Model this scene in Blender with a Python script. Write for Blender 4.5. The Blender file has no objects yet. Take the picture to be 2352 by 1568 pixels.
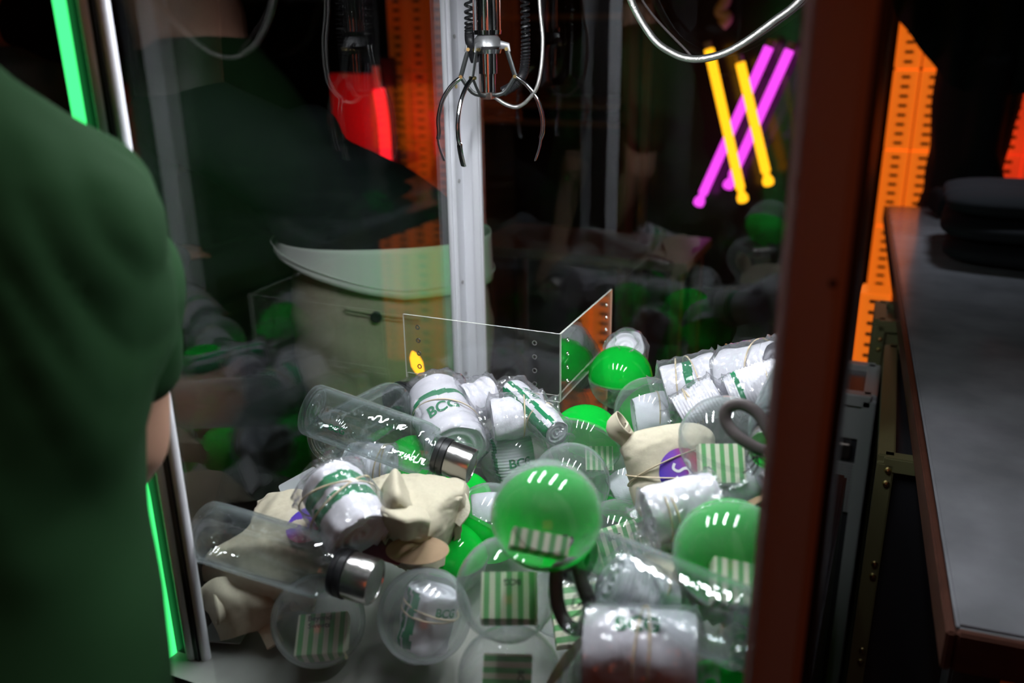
import bpy, bmesh, math, random
from mathutils import Vector, Matrix, noise
PI = math.pi
sc = bpy.context.scene
COL = sc.collection
# ------------------------------------------------------------------ camera, world, lights, exposure
CX, CY_, CZ = Vector((.9162, .4006, -.0138)), Vector((-.1235, .3148, .9411)), Vector((.3813, -.8605, .3379))
cam_d = bpy.data.cameras.new('camera'); cam = bpy.data.objects.new('camera', cam_d); COL.objects.link(cam)
cam_d.sensor_width = 36; cam_d.lens = 2050 / 2352 * 36
m4 = Matrix((CX, CY_, CZ)).transposed().to_4x4(); m4.translation = (0, 0, 1.5)
cam.matrix_world = m4
cam_d.clip_start = .02; cam_d.clip_end = 50
cam_d.dof.use_dof = True; cam_d.dof.focus_distance = 1.2; cam_d.dof.aperture_fstop = 2.8
sc.camera = cam
sc.view_settings.view_transform = 'Standard'; sc.view_settings.look = 'None'
sc.view_settings.gamma = 1; sc.view_settings.use_curve_mapping = False
sc.view_settings.exposure = 0.0
try:
    sc.cycles.transparent_max_bounces = 48; sc.cycles.max_bounces = 12; sc.cycles.glossy_bounces = 6
    sc.cycles.transmission_bounces = 8; sc.cycles.sample_clamp_indirect = 4; sc.cycles.caustics_reflective = False
except Exception: pass
w = bpy.data.worlds.new('venue'); sc.world = w; w.use_nodes = True
w.node_tree.nodes['Background'].inputs[0].default_value = (.25, .22, .30, 1)
w.node_tree.nodes['Background'].inputs[1].default_value = .006
def area(name, loc, target, size, power, col, sy=None, spread=180):
    d = bpy.data.lights.new(name, 'AREA'); d.energy = power; d.color = col; d.size = size; d.spread = math.radians(spread)
    if sy: d.shape = 'RECTANGLE'; d.size_y = sy
    o = bpy.data.objects.new(name, d); COL.objects.link(o); o.location = loc
    o.rotation_euler = (Vector(target) - Vector(loc)).to_track_quat('-Z', 'Y').to_euler(); return o
area('red_room_light', (.35, -.7, 1.35), (-.1, .6, 1.1), .5, .85, (1, .16, .05))
area('ceiling_spot_light', (-.50, .50, 2.7), (-.56, .51, 1.38), .15, .8, (1, .96, .95), None, 50)  # fill added from above for the green shirt's shoulder and left post
area('table_spot_light', (.3, 2.9, 2.3), (.10, 2.45, .95), .2, .9, (.8, .9, 1), None, 45)  # fill added to lighten the far end of the table top
area('rack_light', (-.9, 2.6, 1.9), (-.9, 3.4, 1.0), .4, .5, (1, .35, .1))
LAMP_POWER = 168.0          # emission of the light bars in the machine's roof
LAMP_X = (-.585, -.405, -.225, -.05); LAMP_Y = (.86,); LAMP_Z = 1.575

# ------------------------------------------------------------------ materials
MATS = {}
def nt(name):
    m = bpy.data.materials.new(name); m.use_nodes = True; t = m.node_tree
    b = t.nodes['Principled BSDF']; MATS[name] = m; return m, t, b
def N(t, ty, **kw):
    n = t.nodes.new(ty)
    for k, v in kw.items():
        if k in n.inputs: n.inputs[k].default_value = v
        else: setattr(n, k, v)
    return n
def pbr(name, col, rough=.5, metal=0., spec=.5, bump=0., bscale=200., detail=3., emit=None, es=0., coat=0., var=0.):
    m, t, b = nt(name)
    b.inputs['Base Color'].default_value = (*col, 1); b.inputs['Roughness'].default_value = rough
    b.inputs['Metallic'].default_value = metal; b.inputs['Specular IOR Level'].default_value = spec
    b.inputs['Coat Weight'].default_value = coat; b.inputs['Coat Roughness'].default_value = .05
    tc = N(t, 'ShaderNodeTexCoord')
    if bump:
        n = N(t, 'ShaderNodeTexNoise'); n.inputs['Scale'].default_value = bscale; n.inputs['Detail'].default_value = detail
        t.links.new(tc.outputs['Object'], n.inputs['Vector'])
        bp = N(t, 'ShaderNodeBump'); bp.inputs['Strength'].default_value = bump; bp.inputs['Distance'].default_value = .001
        t.links.new(n.outputs['Fac'], bp.inputs['Height']); t.links.new(bp.outputs[0], b.inputs['Normal'])
    if var:
        n = N(t, 'ShaderNodeTexNoise'); n.inputs['Scale'].default_value = bscale * .2; n.inputs['Detail'].default_value = 5
        t.links.new(tc.outputs['Object'], n.inputs['Vector'])
        r = N(t, 'ShaderNodeMapRange'); r.inputs[1].default_value = .3; r.inputs[2].default_value = .7
        r.inputs[3].default_value = 1 - var; r.inputs[4].default_value = 1
        t.links.new(n.outputs['Fac'], r.inputs[0])
        mx = N(t, 'ShaderNodeMix', data_type='RGBA', blend_type='MULTIPLY'); mx.inputs[0].default_value = 1
        mx.inputs[6].default_value = (*col, 1); t.links.new(r.outputs[0], mx.inputs[7])
        t.links.new(mx.outputs[2], b.inputs['Base Color'])
    if emit: b.inputs['Emission Color'].default_value = (*emit, 1); b.inputs['Emission Strength'].default_value = es
    return m
def thin(name, f0=.05, rough=.03, tint=(1, 1, 1), haze=0., edge=0., epow=3., hcol=(.9, .93, .95), bump=0., bscale=60., trans=.5, voro=False):
    m, t, b = nt(name); t.nodes.remove(b); out = t.nodes['Material Output']
    lw = N(t, 'ShaderNodeLayerWeight'); lw.inputs['Blend'].default_value = .5
    pw = N(t, 'ShaderNodeMath', operation='POWER'); pw.inputs[1].default_value = 5
    t.links.new(lw.outputs['Facing'], pw.inputs[0])
    fr = N(t, 'ShaderNodeMath', operation='MULTIPLY_ADD'); fr.inputs[1].default_value = 1 - f0; fr.inputs[2].default_value = f0
    t.links.new(pw.outputs[0], fr.inputs[0])
    tr = N(t, 'ShaderNodeBsdfTransparent'); tr.inputs[0].default_value = (*tint, 1)
    di = N(t, 'ShaderNodeBsdfDiffuse'); di.inputs[0].default_value = (*hcol, 1)
    tl = N(t, 'ShaderNodeBsdfTranslucent'); tl.inputs[0].default_value = (*hcol, 1)
    md = N(t, 'ShaderNodeMixShader'); md.inputs[0].default_value = trans
    t.links.new(di.outputs[0], md.inputs[1]); t.links.new(tl.outputs[0], md.inputs[2])
    hp = N(t, 'ShaderNodeMath', operation='POWER'); hp.inputs[1].default_value = epow; t.links.new(lw.outputs['Facing'], hp.inputs[0])
    hz = N(t, 'ShaderNodeMath', operation='MULTIPLY_ADD', use_clamp=True); hz.inputs[1].default_value = edge; hz.inputs[2].default_value = haze
    t.links.new(hp.outputs[0], hz.inputs[0])
    m1 = N(t, 'ShaderNodeMixShader'); t.links.new(hz.outputs[0], m1.inputs[0]); t.links.new(tr.outputs[0], m1.inputs[1]); t.links.new(md.outputs[0], m1.inputs[2])
    gl = N(t, 'ShaderNodeBsdfGlossy'); gl.inputs['Roughness'].default_value = rough; gl.inputs[0].default_value = (1, 1, 1, 1)
    if bump:
        tc = N(t, 'ShaderNodeTexCoord')
        n = N(t, 'ShaderNodeTexVoronoi' if voro else 'ShaderNodeTexNoise'); n.inputs['Scale'].default_value = bscale
        t.links.new(tc.outputs['Object'], n.inputs['Vector'])
        bp = N(t, 'ShaderNodeBump'); bp.inputs['Strength'].default_value = bump; bp.inputs['Distance'].default_value = .004
        t.links.new(n.outputs[0], bp.inputs['Height']); t.links.new(bp.outputs[0], gl.inputs['Normal'])
    m2 = N(t, 'ShaderNodeMixShader'); t.links.new(fr.outputs[0], m2.inputs[0]); t.links.new(m1.outputs[0], m2.inputs[1]); t.links.new(gl.outputs[0], m2.inputs[2])
    t.links.new(m2.outputs[0], out.inputs[0]); return m
def glow(name, col, s, core=None):
    m, t, b = nt(name); t.nodes.remove(b)
    e = N(t, 'ShaderNodeEmission'); e.inputs[0].default_value = (*col, 1); e.inputs[1].default_value = s
    t.links.new(e.outputs[0], t.nodes['Material Output'].inputs[0]); return m
def stripes(name, a, b_, freq, axis=0, duty=.5, rough=.5):
    m, t, b = nt(name); tc = N(t, 'ShaderNodeTexCoord'); s = N(t, 'ShaderNodeSeparateXYZ'); t.links.new(tc.outputs['Object'], s.inputs[0])
    mu = N(t, 'ShaderNodeMath', operation='MULTIPLY_ADD'); mu.inputs[1].default_value = freq; mu.inputs[2].default_value = 20.25; t.links.new(s.outputs[axis], mu.inputs[0])
    fr = N(t, 'ShaderNodeMath', operation='FRACT'); t.links.new(mu.outputs[0], fr.inputs[0])
    g = N(t, 'ShaderNodeMath', operation='GREATER_THAN'); g.inputs[1].default_value = duty; t.links.new(fr.outputs[0], g.inputs[0])
    mx = N(t, 'ShaderNodeMix', data_type='RGBA'); mx.inputs[6].default_value = (*a, 1); mx.inputs[7].default_value = (*b_, 1)
    t.links.new(g.outputs[0], mx.inputs[0]); t.links.new(mx.outputs[2], b.inputs['Base Color']); b.inputs['Roughness'].default_value = rough
    return m

pbr('aluminium', (.78, .78, .83), .4, .1, bump=.05, bscale=300)
pbr('near_post_paint', (.50, .47, .47), .5, .25)
pbr('black_seal', (.012, .012, .013), .35)
pbr('black_body', (.012, .012, .014), .25)
pbr('white_board', (.40, .40, .375), .45, bump=.05, bscale=60, var=.3)
thin('pane_glass', .055, 0., (.965, .975, .97))
thin('acrylic', .055, .0, (.97, .975, .97), haze=.015, bump=0)
thin('acrylic_side', .20, .0, (.97, .975, .97), haze=.01)
pbr('acrylic_edge', (.66, .68, .62), .25, emit=None)
thin('capsule_clear', .055, .045, (.96, .975, .975), haze=.115, edge=.6, epow=2.8, hcol=(.80, .86, .88), trans=.5)
thin('capsule_frosted', .05, .10, (.93, .95, .95), haze=.17, edge=.6, epow=2.4, hcol=(.78, .82, .85), trans=.6)
m, t, b = nt('capsule_green'); t.nodes.remove(b)
_d = N(t, 'ShaderNodeBsdfDiffuse'); _d.inputs[0].default_value = (.008, .74, .065, 1)
_l = N(t, 'ShaderNodeBsdfTranslucent'); _l.inputs[0].default_value = (.015, .80, .09, 1)
_a = N(t, 'ShaderNodeMixShader'); _a.inputs[0].default_value = .42
t.links.new(_d.outputs[0], _a.inputs[1]); t.links.new(_l.outputs[0], _a.inputs[2])
_g = N(t, 'ShaderNodeBsdfGlossy'); _g.inputs['Roughness'].default_value = .06
_w = N(t, 'ShaderNodeLayerWeight'); _w.inputs[0].default_value = .5
_p = N(t, 'ShaderNodeMath', operation='POWER'); _p.inputs[1].default_value = 5; t.links.new(_w.outputs['Facing'], _p.inputs[0])
_f = N(t, 'ShaderNodeMath', operation='MULTIPLY_ADD'); _f.inputs[1].default_value = .5; _f.inputs[2].default_value = .045; t.links.new(_p.outputs[0], _f.inputs[0])
_m = N(t, 'ShaderNodeMixShader'); t.links.new(_f.outputs[0], _m.inputs[0]); t.links.new(_a.outputs[0], _m.inputs[1]); t.links.new(_g.outputs[0], _m.inputs[2])
t.links.new(_m.outputs[0], t.nodes['Material Output'].inputs[0])
thin('bottle_plastic', .09, .02, (.955, .97, .97), haze=.012, edge=.62, epow=3.4, hcol=(.6, .68, .70), bump=.22, bscale=55)
thin('wrap_plastic', .10, .14, (.98, .98, .985), haze=.07, edge=.35, epow=2, hcol=(.85, .85, .92), bump=.9, bscale=95, voro=True)
pbr('sock_white', (.80, .79, .86), .9, bump=.5, bscale=900)
pbr('sock_green', (.008, .22, .085), .9, bump=.5, bscale=900)
pbr('rubber_tan', (.70, .58, .40), .5)
pbr('canvas', (.66, .60, .46), .92, spec=.12, bump=.7, bscale=1500, var=.10)
pbr('canvas_inside', (.60, .54, .41), .95, spec=.12, bump=.5, bscale=1500)
pbr('webbing', (.70, .65, .52), .95, spec=.12, bump=1., bscale=500)
pbr('steel', (.62, .60, .58), .24, 1., bump=.02, bscale=400)
pbr('chrome', (.70, .70, .72), .10, 1.)
pbr('dark_steel', (.05, .055, .055), .3, .6)
pbr('black_rubber', (.012, .012, .014), .35)
pbr('strap_rubber', (.065, .05, .05), .5)
pbr('cord', (.02, .016, .015), .7)
pbr('kraft', (.42, .28, .17), .8, bump=.2, bscale=400, var=.15)
pbr('maroon_card', (.16, .02, .03), .6)
pbr('card_grey', (.52, .55, .57), .6)
pbr('print_black', (.02, .025, .02), .6)
pbr('print_white', (.85, .85, .88), .6)
stripes('sweet_stripes', (.13, .42, .14), (.80, .80, .62), 92, 0, .5)
pbr('braided_hose', (.55, .54, .52), .32, .9, bump=.6, bscale=700)
pbr('shirt_green', (.0105, .040, .0125), .9, spec=.12, bump=.3, bscale=1200)
pbr('skin', (.50, .27, .19), .5, bump=.1, bscale=300)
pbr('hair_dark', (.015, .011, .009), .6, bump=.8, bscale=200)
pbr('khaki', (.34, .31, .23), .9, spec=.12, bump=.3, bscale=900, var=.12)
pbr('shirt_offwhite', (.60, .60, .58), .9, spec=.12, bump=.3, bscale=700)
pbr('jacket_black', (.010, .011, .014), .85, spec=.12, bump=.3, bscale=500)
pbr('shirt_grey', (.16, .14, .13), .9, spec=.12)
glow('led_green', (.06, 1., .22), 1.7)
glow('led_green_far', (.06, 1., .22), 9.)
glow('lamp_white', (.93, .96, 1.), LAMP_POWER)
glow('neon_yellow', (1., .42, .01), 2.6)
glow('neon_magenta', (1., .07, .95), 1.7)
glow('neon_red', (1., .012, .022), 1.9)
glow('amber_glow', (1., .42, .02), 3.5)
pbr('tube_cap', (.5, .4, .3), .3)
pbr('crate_amber', (.55, .17, .02), .5, emit=(.95, .17, .008), es=.72)  # orange light falling on the crates, put in as emission
pbr('crate_amber_dim', (.45, .12, .02), .5, emit=(.8, .12, .008), es=.085)  # weaker copy for the left crates, dim orange light as emission
pbr('crate_red', (.5, .05, .02), .5, emit=(.9, .05, .012), es=.5)  # red light on these crate columns, put in as emission
pbr('crate_slot', (.012, .004, .002), .7)
pbr('marble', (.18, .18, .195), .16, bump=.02, bscale=50, var=.35)
pbr('wood_edge', (.06, .022, .014), .4, var=.3)
pbr('wood_dark', (.10, .05, .028), .45, bump=.2, bscale=40, var=.4)
pbr('olive_panel', (.10, .095, .045), .4, .3)
pbr('brass', (.75, .58, .25), .25, 1.)
pbr('case_grey', (.30, .30, .31), .35, .6)
pbr('room_black', (.012, .011, .012), .6)
pbr('room_floor', (.03, .027, .025), .35, bump=.1, bscale=20)
m, t, b = nt('diamond_plate'); tc = N(t, 'ShaderNodeTexCoord'); v = N(t, 'ShaderNodeTexVoronoi'); v.inputs['Scale'].default_value = 160; v.inputs['Randomness'].default_value = 0.
t.links.new(tc.outputs['Object'], v.inputs['Vector']); bp = N(t, 'ShaderNodeBump'); bp.inputs['Strength'].default_value = 1; bp.inputs['Distance'].default_value = .003
t.links.new(v.outputs[0], bp.inputs['Height']); t.links.new(bp.outputs[0], b.inputs['Normal'])
b.inputs['Base Color'].default_value = (.32, .32, .34, 1); b.inputs['Metallic'].default_value = .8; b.inputs['Roughness'].default_value = .35
# round print: blue-violet running into red across the disc (object X)
m, t, b = nt('round_print'); tc = N(t, 'ShaderNodeTexCoord'); s_ = N(t, 'ShaderNodeSeparateXYZ'); t.links.new(tc.outputs['UV'], s_.inputs[0])
r = N(t, 'ShaderNodeValToRGB'); r.color_ramp.elements[0].color = (.055, .03, .42, 1); r.color_ramp.elements[1].color = (.55, .015, .03, 1)
e = r.color_ramp.elements.new(.5); e.color = (.20, .06, .42, 1); e = r.color_ramp.elements.new(.72); e.color = (.45, .05, .16, 1)
t.links.new(s_.outputs[0], r.inputs[0]); t.links.new(r.outputs[0], b.inputs['Base Color']); b.inputs['Roughness'].default_value = .6

# ------------------------------------------------------------------ helpers
def mesh(name, vs, fs, mats, smooth=True, fm=None, uvs=None):
    me = bpy.data.meshes.new(name); me.from_pydata([tuple(v) for v in vs], [], fs)
    for mm in ([mats] if isinstance(mats, str) else mats): me.materials.append(MATS[mm])
    me.update()
    if smooth: me.polygons.foreach_set('use_smooth', [True] * len(me.polygons))
    if fm: me.polygons.foreach_set('material_index', fm)
    if uvs:
        l = me.uv_layers.new(name='UVMap')
        for p in me.polygons:
            for li, vi in zip(p.loop_indices, p.vertices): l.data[li].uv = uvs[vi]
    return me
def link(name, me, parent=None, keep=False):
    o = bpy.data.objects.new(name, me); COL.objects.link(o)
    if parent:
        o.parent = parent
        if keep: o.matrix_parent_inverse = parent.matrix_basis.inverted()
    return o
def tag(o, label=None, cat=None, group=None, kind=None):
    if label: o['label'] = label
    if cat: o['category'] = cat
    if group: o['group'] = group
    if kind: o['kind'] = kind
    return o
def thing(name, label, cat, loc=(0, 0, 0), rot=None, group=None):
    o = bpy.data.objects.new(name, None); COL.objects.link(o); o.empty_display_size = .03
    if rot is not None: o.matrix_basis = Matrix.Translation(loc) @ rot.to_4x4()
    else: o.location = loc; o.matrix_basis = Matrix.Translation(loc)
    return tag(o, label, cat, group)
def copy_thing(o, name=None):
    c = o.copy(); COL.objects.link(c)
    for ch in o.children:
        d = ch.copy(); COL.objects.link(d); d.parent = c
        for g in ch.children: e = g.copy(); COL.objects.link(e); e.parent = d
    return c
def frame(x, up):      # rotation whose local X is x and whose local Z is as near up as it can be
    x = Vector(x).normalized(); z = Vector(up); z = (z - x * z.dot(x)).normalized(); y = z.cross(x)
    return Matrix((x, y, z)).transposed()
def zframe(z, hint=(1, 0, 0)):
    z = Vector(z).normalized(); x = Vector(hint); x = x - z * x.dot(z)
    if x.length < .05: x = Vector((0, 1, 0)); x = x - z * x.dot(z)
    x.normalize(); return Matrix((x, z.cross(x), z)).transposed()
class MB:
    def __init__(s): s.v = []; s.f = []; s.m = []
    def add(s, v, f, mi=0):
        n = len(s.v); s.v += [Vector(q) for q in v]; s.f += [tuple(i + n for i in q) for q in f]; s.m += [mi] * len(f); return s
    def box(s, a, b, mi=0, bev=0.):
        a, b = Vector(a), Vector(b); bm = bmesh.new(); bmesh.ops.create_cube(bm, size=1)
        for v in bm.verts: v.co = Vector([(a[i] + b[i]) / 2 + v.co[i] * (b[i] - a[i]) for i in range(3)])
        if bev: bmesh.ops.bevel(bm, geom=bm.edges[:], offset=bev, segments=2, affect='EDGES')
        bm.verts.index_update(); s.add([v.co.copy() for v in bm.verts], [[v.index for v in f.verts] for f in bm.faces], mi); bm.free(); return s
    def obox(s, M_, a, b, mi=0, bev=0.):
        t = MB().box(a, b, 0, bev); s.add([M_ @ v for v in t.v], t.f, mi); return s
    def lathe(s, prof, n=48, mi=0, M_=None):   # profile (z, r) about local Z
        v = []; f = []; k = len(prof)
        for z, r in prof:
            for j in range(n):
                a = 2 * PI * j / n; v.append(Vector((r * math.cos(a), r * math.sin(a), z)))
        for i in range(k - 1):
            for j in range(n): f.append((i * n + j, i * n + (j + 1) % n, (i + 1) * n + (j + 1) % n, (i + 1) * n + j))
        if M_ is not None: v = [M_ @ q for q in v]
        return s.add(v, f, mi)
    def tube(s, pts, r, n=10, mi=0, closed=False, flat=1., up=None, cap=True):
        pts = [Vector(p) for p in pts]; k = len(pts); v = []; f = []
        u0 = Vector(up) if up else Vector((0, 0, 1)); prev = None
        for i, p in enumerate(pts):
            a = pts[i - 1] if (i or closed) else pts[i]; b = pts[(i + 1) % k] if (i < k - 1 or closed) else pts[i]
            t = (b - a).normalized(); x = u0 if (up or prev is None) else prev
            x = x - t * x.dot(t)
            if x.length < 1e-4: x = t.orthogonal()
            x.normalize(); prev = x; y = t.cross(x); rr = r[i] if isinstance(r, (list, tuple)) else r
            for j in range(n):
                an = 2 * PI * j / n; v.append(p + x * math.cos(an) * rr * flat + y * math.sin(an) * rr)
        for i in range(k if closed else k - 1):
            for j in range(n):
                i2 = (i + 1) % k; f.append((i * n + j, i * n + (j + 1) % n, i2 * n + (j + 1) % n, i2 * n + j))
        if cap and not closed: f.append(tuple(range(n - 1, -1, -1))); f.append(tuple((k - 1) * n + j for j in range(n)))
        return s.add(v, f, mi)
    def build(s, name, mats, parent=None, smooth=True, keep=False):
        me = mesh(name, s.v, s.f, mats, smooth, s.m)
        if smooth:
            try: me.set_sharp_from_angle(angle=.7)
            except Exception: pass
        return link(name, me, parent, keep)
def crv(P, n=8, closed=False):   # Catmull-Rom
    P = [Vector(p) for p in P]; k = len(P); out = []
    rng = range(k) if closed else range(k - 1)
    for i in rng:
        g = (lambda j: P[j % k]) if closed else (lambda j: P[max(0, min(k - 1, j))])
        a, b, c, d = g(i - 1), g(i), g(i + 1), g(i + 2)
        for j in range(n):
            t = j / n; out.append(.5 * ((2 * b) + (c - a) * t + (2 * a - 5 * b + 4 * c - d) * t * t + (3 * b - a - 3 * c + d) * t ** 3))
    if not closed: out.append(P[-1])
    return out
class Crumple:
    def __init__(s, seed, k=60., n=7):
        r = random.Random(seed); s.p = []
        for i in range(n):
            d = Vector((r.gauss(0, 1), r.gauss(0, 1), r.gauss(0, 1))).normalized(); kk = k * r.uniform(.35, 1.3)
            s.p.append((d, kk, r.random(), 1 / (.6 + kk / k)))
        s.w = sum(q[3] for q in s.p); s.o = Vector((r.random() * 9, r.random() * 9, r.random() * 9))
    def __call__(s, p):
        q = p + noise.noise_vector(p * 14 + s.o) * .012
        return sum(a * abs(((q.dot(d) * k + ph) % 1) * 2 - 1) for d, k, ph, a in s.p) / s.w - .5
def text(name, string, size, mat, parent, mapf, bold=.0):
    c = bpy.data.curves.new('t', 'FONT'); c.body = string; c.size = size; c.align_x = 'CENTER'; c.align_y = 'CENTER'; c.offset = bold * size
    o = bpy.data.objects.new('t', c); COL.objects.link(o); me = bpy.data.meshes.new_from_object(o)
    bpy.data.objects.remove(o); bpy.data.curves.remove(c)
    bm = bmesh.new(); bm.from_mesh(me); bmesh.ops.triangulate(bm, faces=bm.faces[:])
    for _ in range(2):
        ed = [e for e in bm.edges if e.calc_length() > size * .12]
        if ed: bmesh.ops.subdivide_edges(bm, edges=ed, cuts=1)
        bmesh.ops.triangulate(bm, faces=bm.faces[:])
    for v in bm.verts: v.co = mapf(v.co.x, v.co.y)
    bm.to_mesh(me); bm.free(); me.materials.clear(); me.materials.append(MATS[mat]); me.name = name
    return link(name, me, parent)
def patch(grid, n=7, cr=None, amp=.0, bulge=None):
    """smooth surface through a grid of points, creased along the normals; returns verts, faces, dims"""
    rows = [crv(r, n) for r in grid]; m = len(rows[0]); cols = [crv([r[j] for r in rows], n) for j in range(m)]; k = len(cols[0])
    v = [[cols[j][i] for j in range(m)] for i in range(k)]; out = []
    for i in range(k):
        for j in range(m):
            a = v[min(i + 1, k - 1)][j] - v[max(i - 1, 0)][j]; b = v[i][min(j + 1, m - 1)] - v[i][max(j - 1, 0)]
            nn = a.cross(b); nn = nn.normalized() if nn.length > 1e-9 else Vector((0, 0, 1))
            if nn.z < 0: nn = -nn
            out.append(v[i][j] + nn * (amp * cr(v[i][j]) if cr else 0))
    f = [(i * m + j, i * m + j + 1, (i + 1) * m + j + 1, (i + 1) * m + j) for i in range(k - 1) for j in range(m - 1)]
    return out, f
def solid(o, th, sub=0):
    m_ = o.modifiers.new('s', 'SOLIDIFY'); m_.thickness = th; m_.offset = -1
    if sub: q = o.modifiers.new('u', 'SUBSURF'); q.levels = sub; q.render_levels = sub
def bake(o):
    dg = bpy.context.evaluated_depsgraph_get(); me = bpy.data.meshes.new_from_object(o.evaluated_get(dg))
    o.modifiers.clear(); o.data = me
def blob(name, parts, mat, parent=None, voxel=.008, smooth=8, fold=None, amp=0.):
    """parts: tapered elliptical limbs (p0, a0, b0, p1, a1, b1, side) melted into one continuous surface"""
    b = MB()
    for part_ in parts:
        if len(part_) == 2:       # a loft: rings of (centre, half width, half depth) with one side direction
            rings, side = part_; n = 32; x = Vector(side).normalized(); y = Vector((0, 0, 1)).cross(x); v = []; f = []
            for c, a_, b_ in rings:
                for j in range(n): an = 2 * PI * j / n; v.append(Vector(c) + x * a_ * math.copysign(abs(math.cos(an)) ** .85, math.cos(an)) + y * b_ * math.copysign(abs(math.sin(an)) ** .85, math.sin(an)))
            for i in range(len(rings) - 1):
                for j in range(n): f.append((i * n + j, i * n + (j + 1) % n, (i + 1) * n + (j + 1) % n, (i + 1) * n + j))
            f.append(tuple(range(n - 1, -1, -1))); f.append(tuple((len(rings) - 1) * n + j for j in range(n))); b.add(v, f); continue
        p0, a0, b0, p1, a1, b1, side = part_
        p0, p1 = Vector(p0), Vector(p1); t = p1 - p0; L = max(t.length, 1e-4); t = t.normalized() if t.length > 1e-5 else Vector((0, 0, 1))
        x = Vector(side); x = x - t * x.dot(t); x.normalize(); y = t.cross(x); n = 24; v = []; f = []; st = []
        for k in range(6): q = k / 6 * PI / 2; st.append((-math.cos(q) * min(a0, b0), math.sin(q), 0.))
        for k in range(9): st.append((L * k / 8, 1., k / 8))
        for k in range(1, 7): q = k / 6 * PI / 2; st.append((L + math.sin(q) * min(a1, b1), math.cos(q), 1.))
        for s_, sc_, w_ in st:
            aa = (a0 * (1 - w_) + a1 * w_) * max(sc_, .02); bb = (b0 * (1 - w_) + b1 * w_) * max(sc_, .02)
            for j in range(n): an = 2 * PI * j / n; v.append(p0 + t * s_ + x * aa * math.cos(an) + y * bb * math.sin(an))
        k = len(st)
        for i in range(k - 1):
            for j in range(n): f.append((i * n + j, i * n + (j + 1) % n, (i + 1) * n + (j + 1) % n, (i + 1) * n + j))
        f.append(tuple(range(n - 1, -1, -1))); f.append(tuple((k - 1) * n + j for j in range(n))); b.add(v, f)
    o = b.build(name, mat, parent, True, keep=bool(parent))
    r_ = o.modifiers.new('r', 'REMESH'); r_.mode = 'VOXEL'; r_.voxel_size = voxel; r_.use_smooth_shade = True
    s_ = o.modifiers.new('s', 'SMOOTH'); s_.factor = .6; s_.iterations = smooth
    bake(o); me = o.data
    if fold:
        nn = [v.normal.copy() for v in me.vertices]
        for v, q in zip(me.vertices, nn): v.co = v.co + q * amp * fold(v.co)
    me.materials.clear(); me.materials.append(MATS[mat]); me.polygons.foreach_set('use_smooth', [True] * len(me.polygons)); me.update()
    return o
# measured places of the prizes (metres)
BALLS = [('b1', [-0.3691, 1.2484, 0.974], 0.05, [0, 0, 1], 'gc', None), ('b2', [-0.3573, 1.0502, 0.9572], 0.05, [0.039, 0.834, 0.55], 'gc', 'box'),
 ('b3', [-0.2957, 1.1471, 0.9707], 0.05, [-0.308, -0.536, 0.786], 'cg', 'sock'),
 ('b4', [-0.4622, 1.0432, 0.9171], 0.05, [0.193, -0.146, 0.97], 'cc', 'sock'),
 ('b5', [-0.3459, 0.962, 0.9417], 0.05, [0.389, -0.615, 0.686], 'cc', None),
 ('b6', [-0.2668, 0.6751, 1.0682], 0.0515, [-0.099, 0.546, -0.832], 'gc', 'box'),
 ('b7', [-0.4229, 0.8777, 0.9102], 0.05, [0.257, 0.593, 0.763], 'cg', 'sock'),
 ('b8', [-0.305, 0.6681, 0.9813], 0.05, [0.751, -0.317, 0.579], 'cc', 'box'),
 ('b9', [-0.5238, 0.6537, 0.8915], 0.05, [0.482, -0.302, 0.822], 'cc', 'box'),
 ('b10', [-0.4104, 0.6863, 0.9077], 0.05, [-0.389, -0.608, 0.692], 'cc', 'sock'),
 ('b11', [-0.292, 0.6429, 0.9], 0.05, [0.321, -0.457, 0.829], 'cc', 'box'),
 ('b12', [-0.1448, 0.8948, 1.0663], 0.05, [0.251, -0.064, 0.966], 'cc', 'box'),
 ('b13', [-0.1042, 0.714, 1.0429], 0.05, [-0.251, 0.942, -0.221], 'gc', 'box'),
 ('b14', [-0.2676, 0.9162, 0.9], 0.05, [0.193, -0.146, 0.97], 'cc', 'box'),
 ('b15', [-0.2999, 1.0615, 0.892], 0.05, [0.061, 0.163, 0.985], 'cg', 'sock'),
 ('b16', [-0.0912, 0.9752, 0.9818], 0.05, [-0.372, -0.176, 0.911], 'cc', 'sock'), ('b17', [-0.0966, 0.6744, 0.895], 0.05, [0, 0, 1], 'gc', None),
 ('b18', [-0.5829, 0.9732, 0.9044], 0.05, [-0.656, -0.394, 0.644], 'gc', 'sock'), ('b19', [-0.4431, 0.8145, 0.893], 0.042, [0, 0, 1], 'gc', None)]
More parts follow.
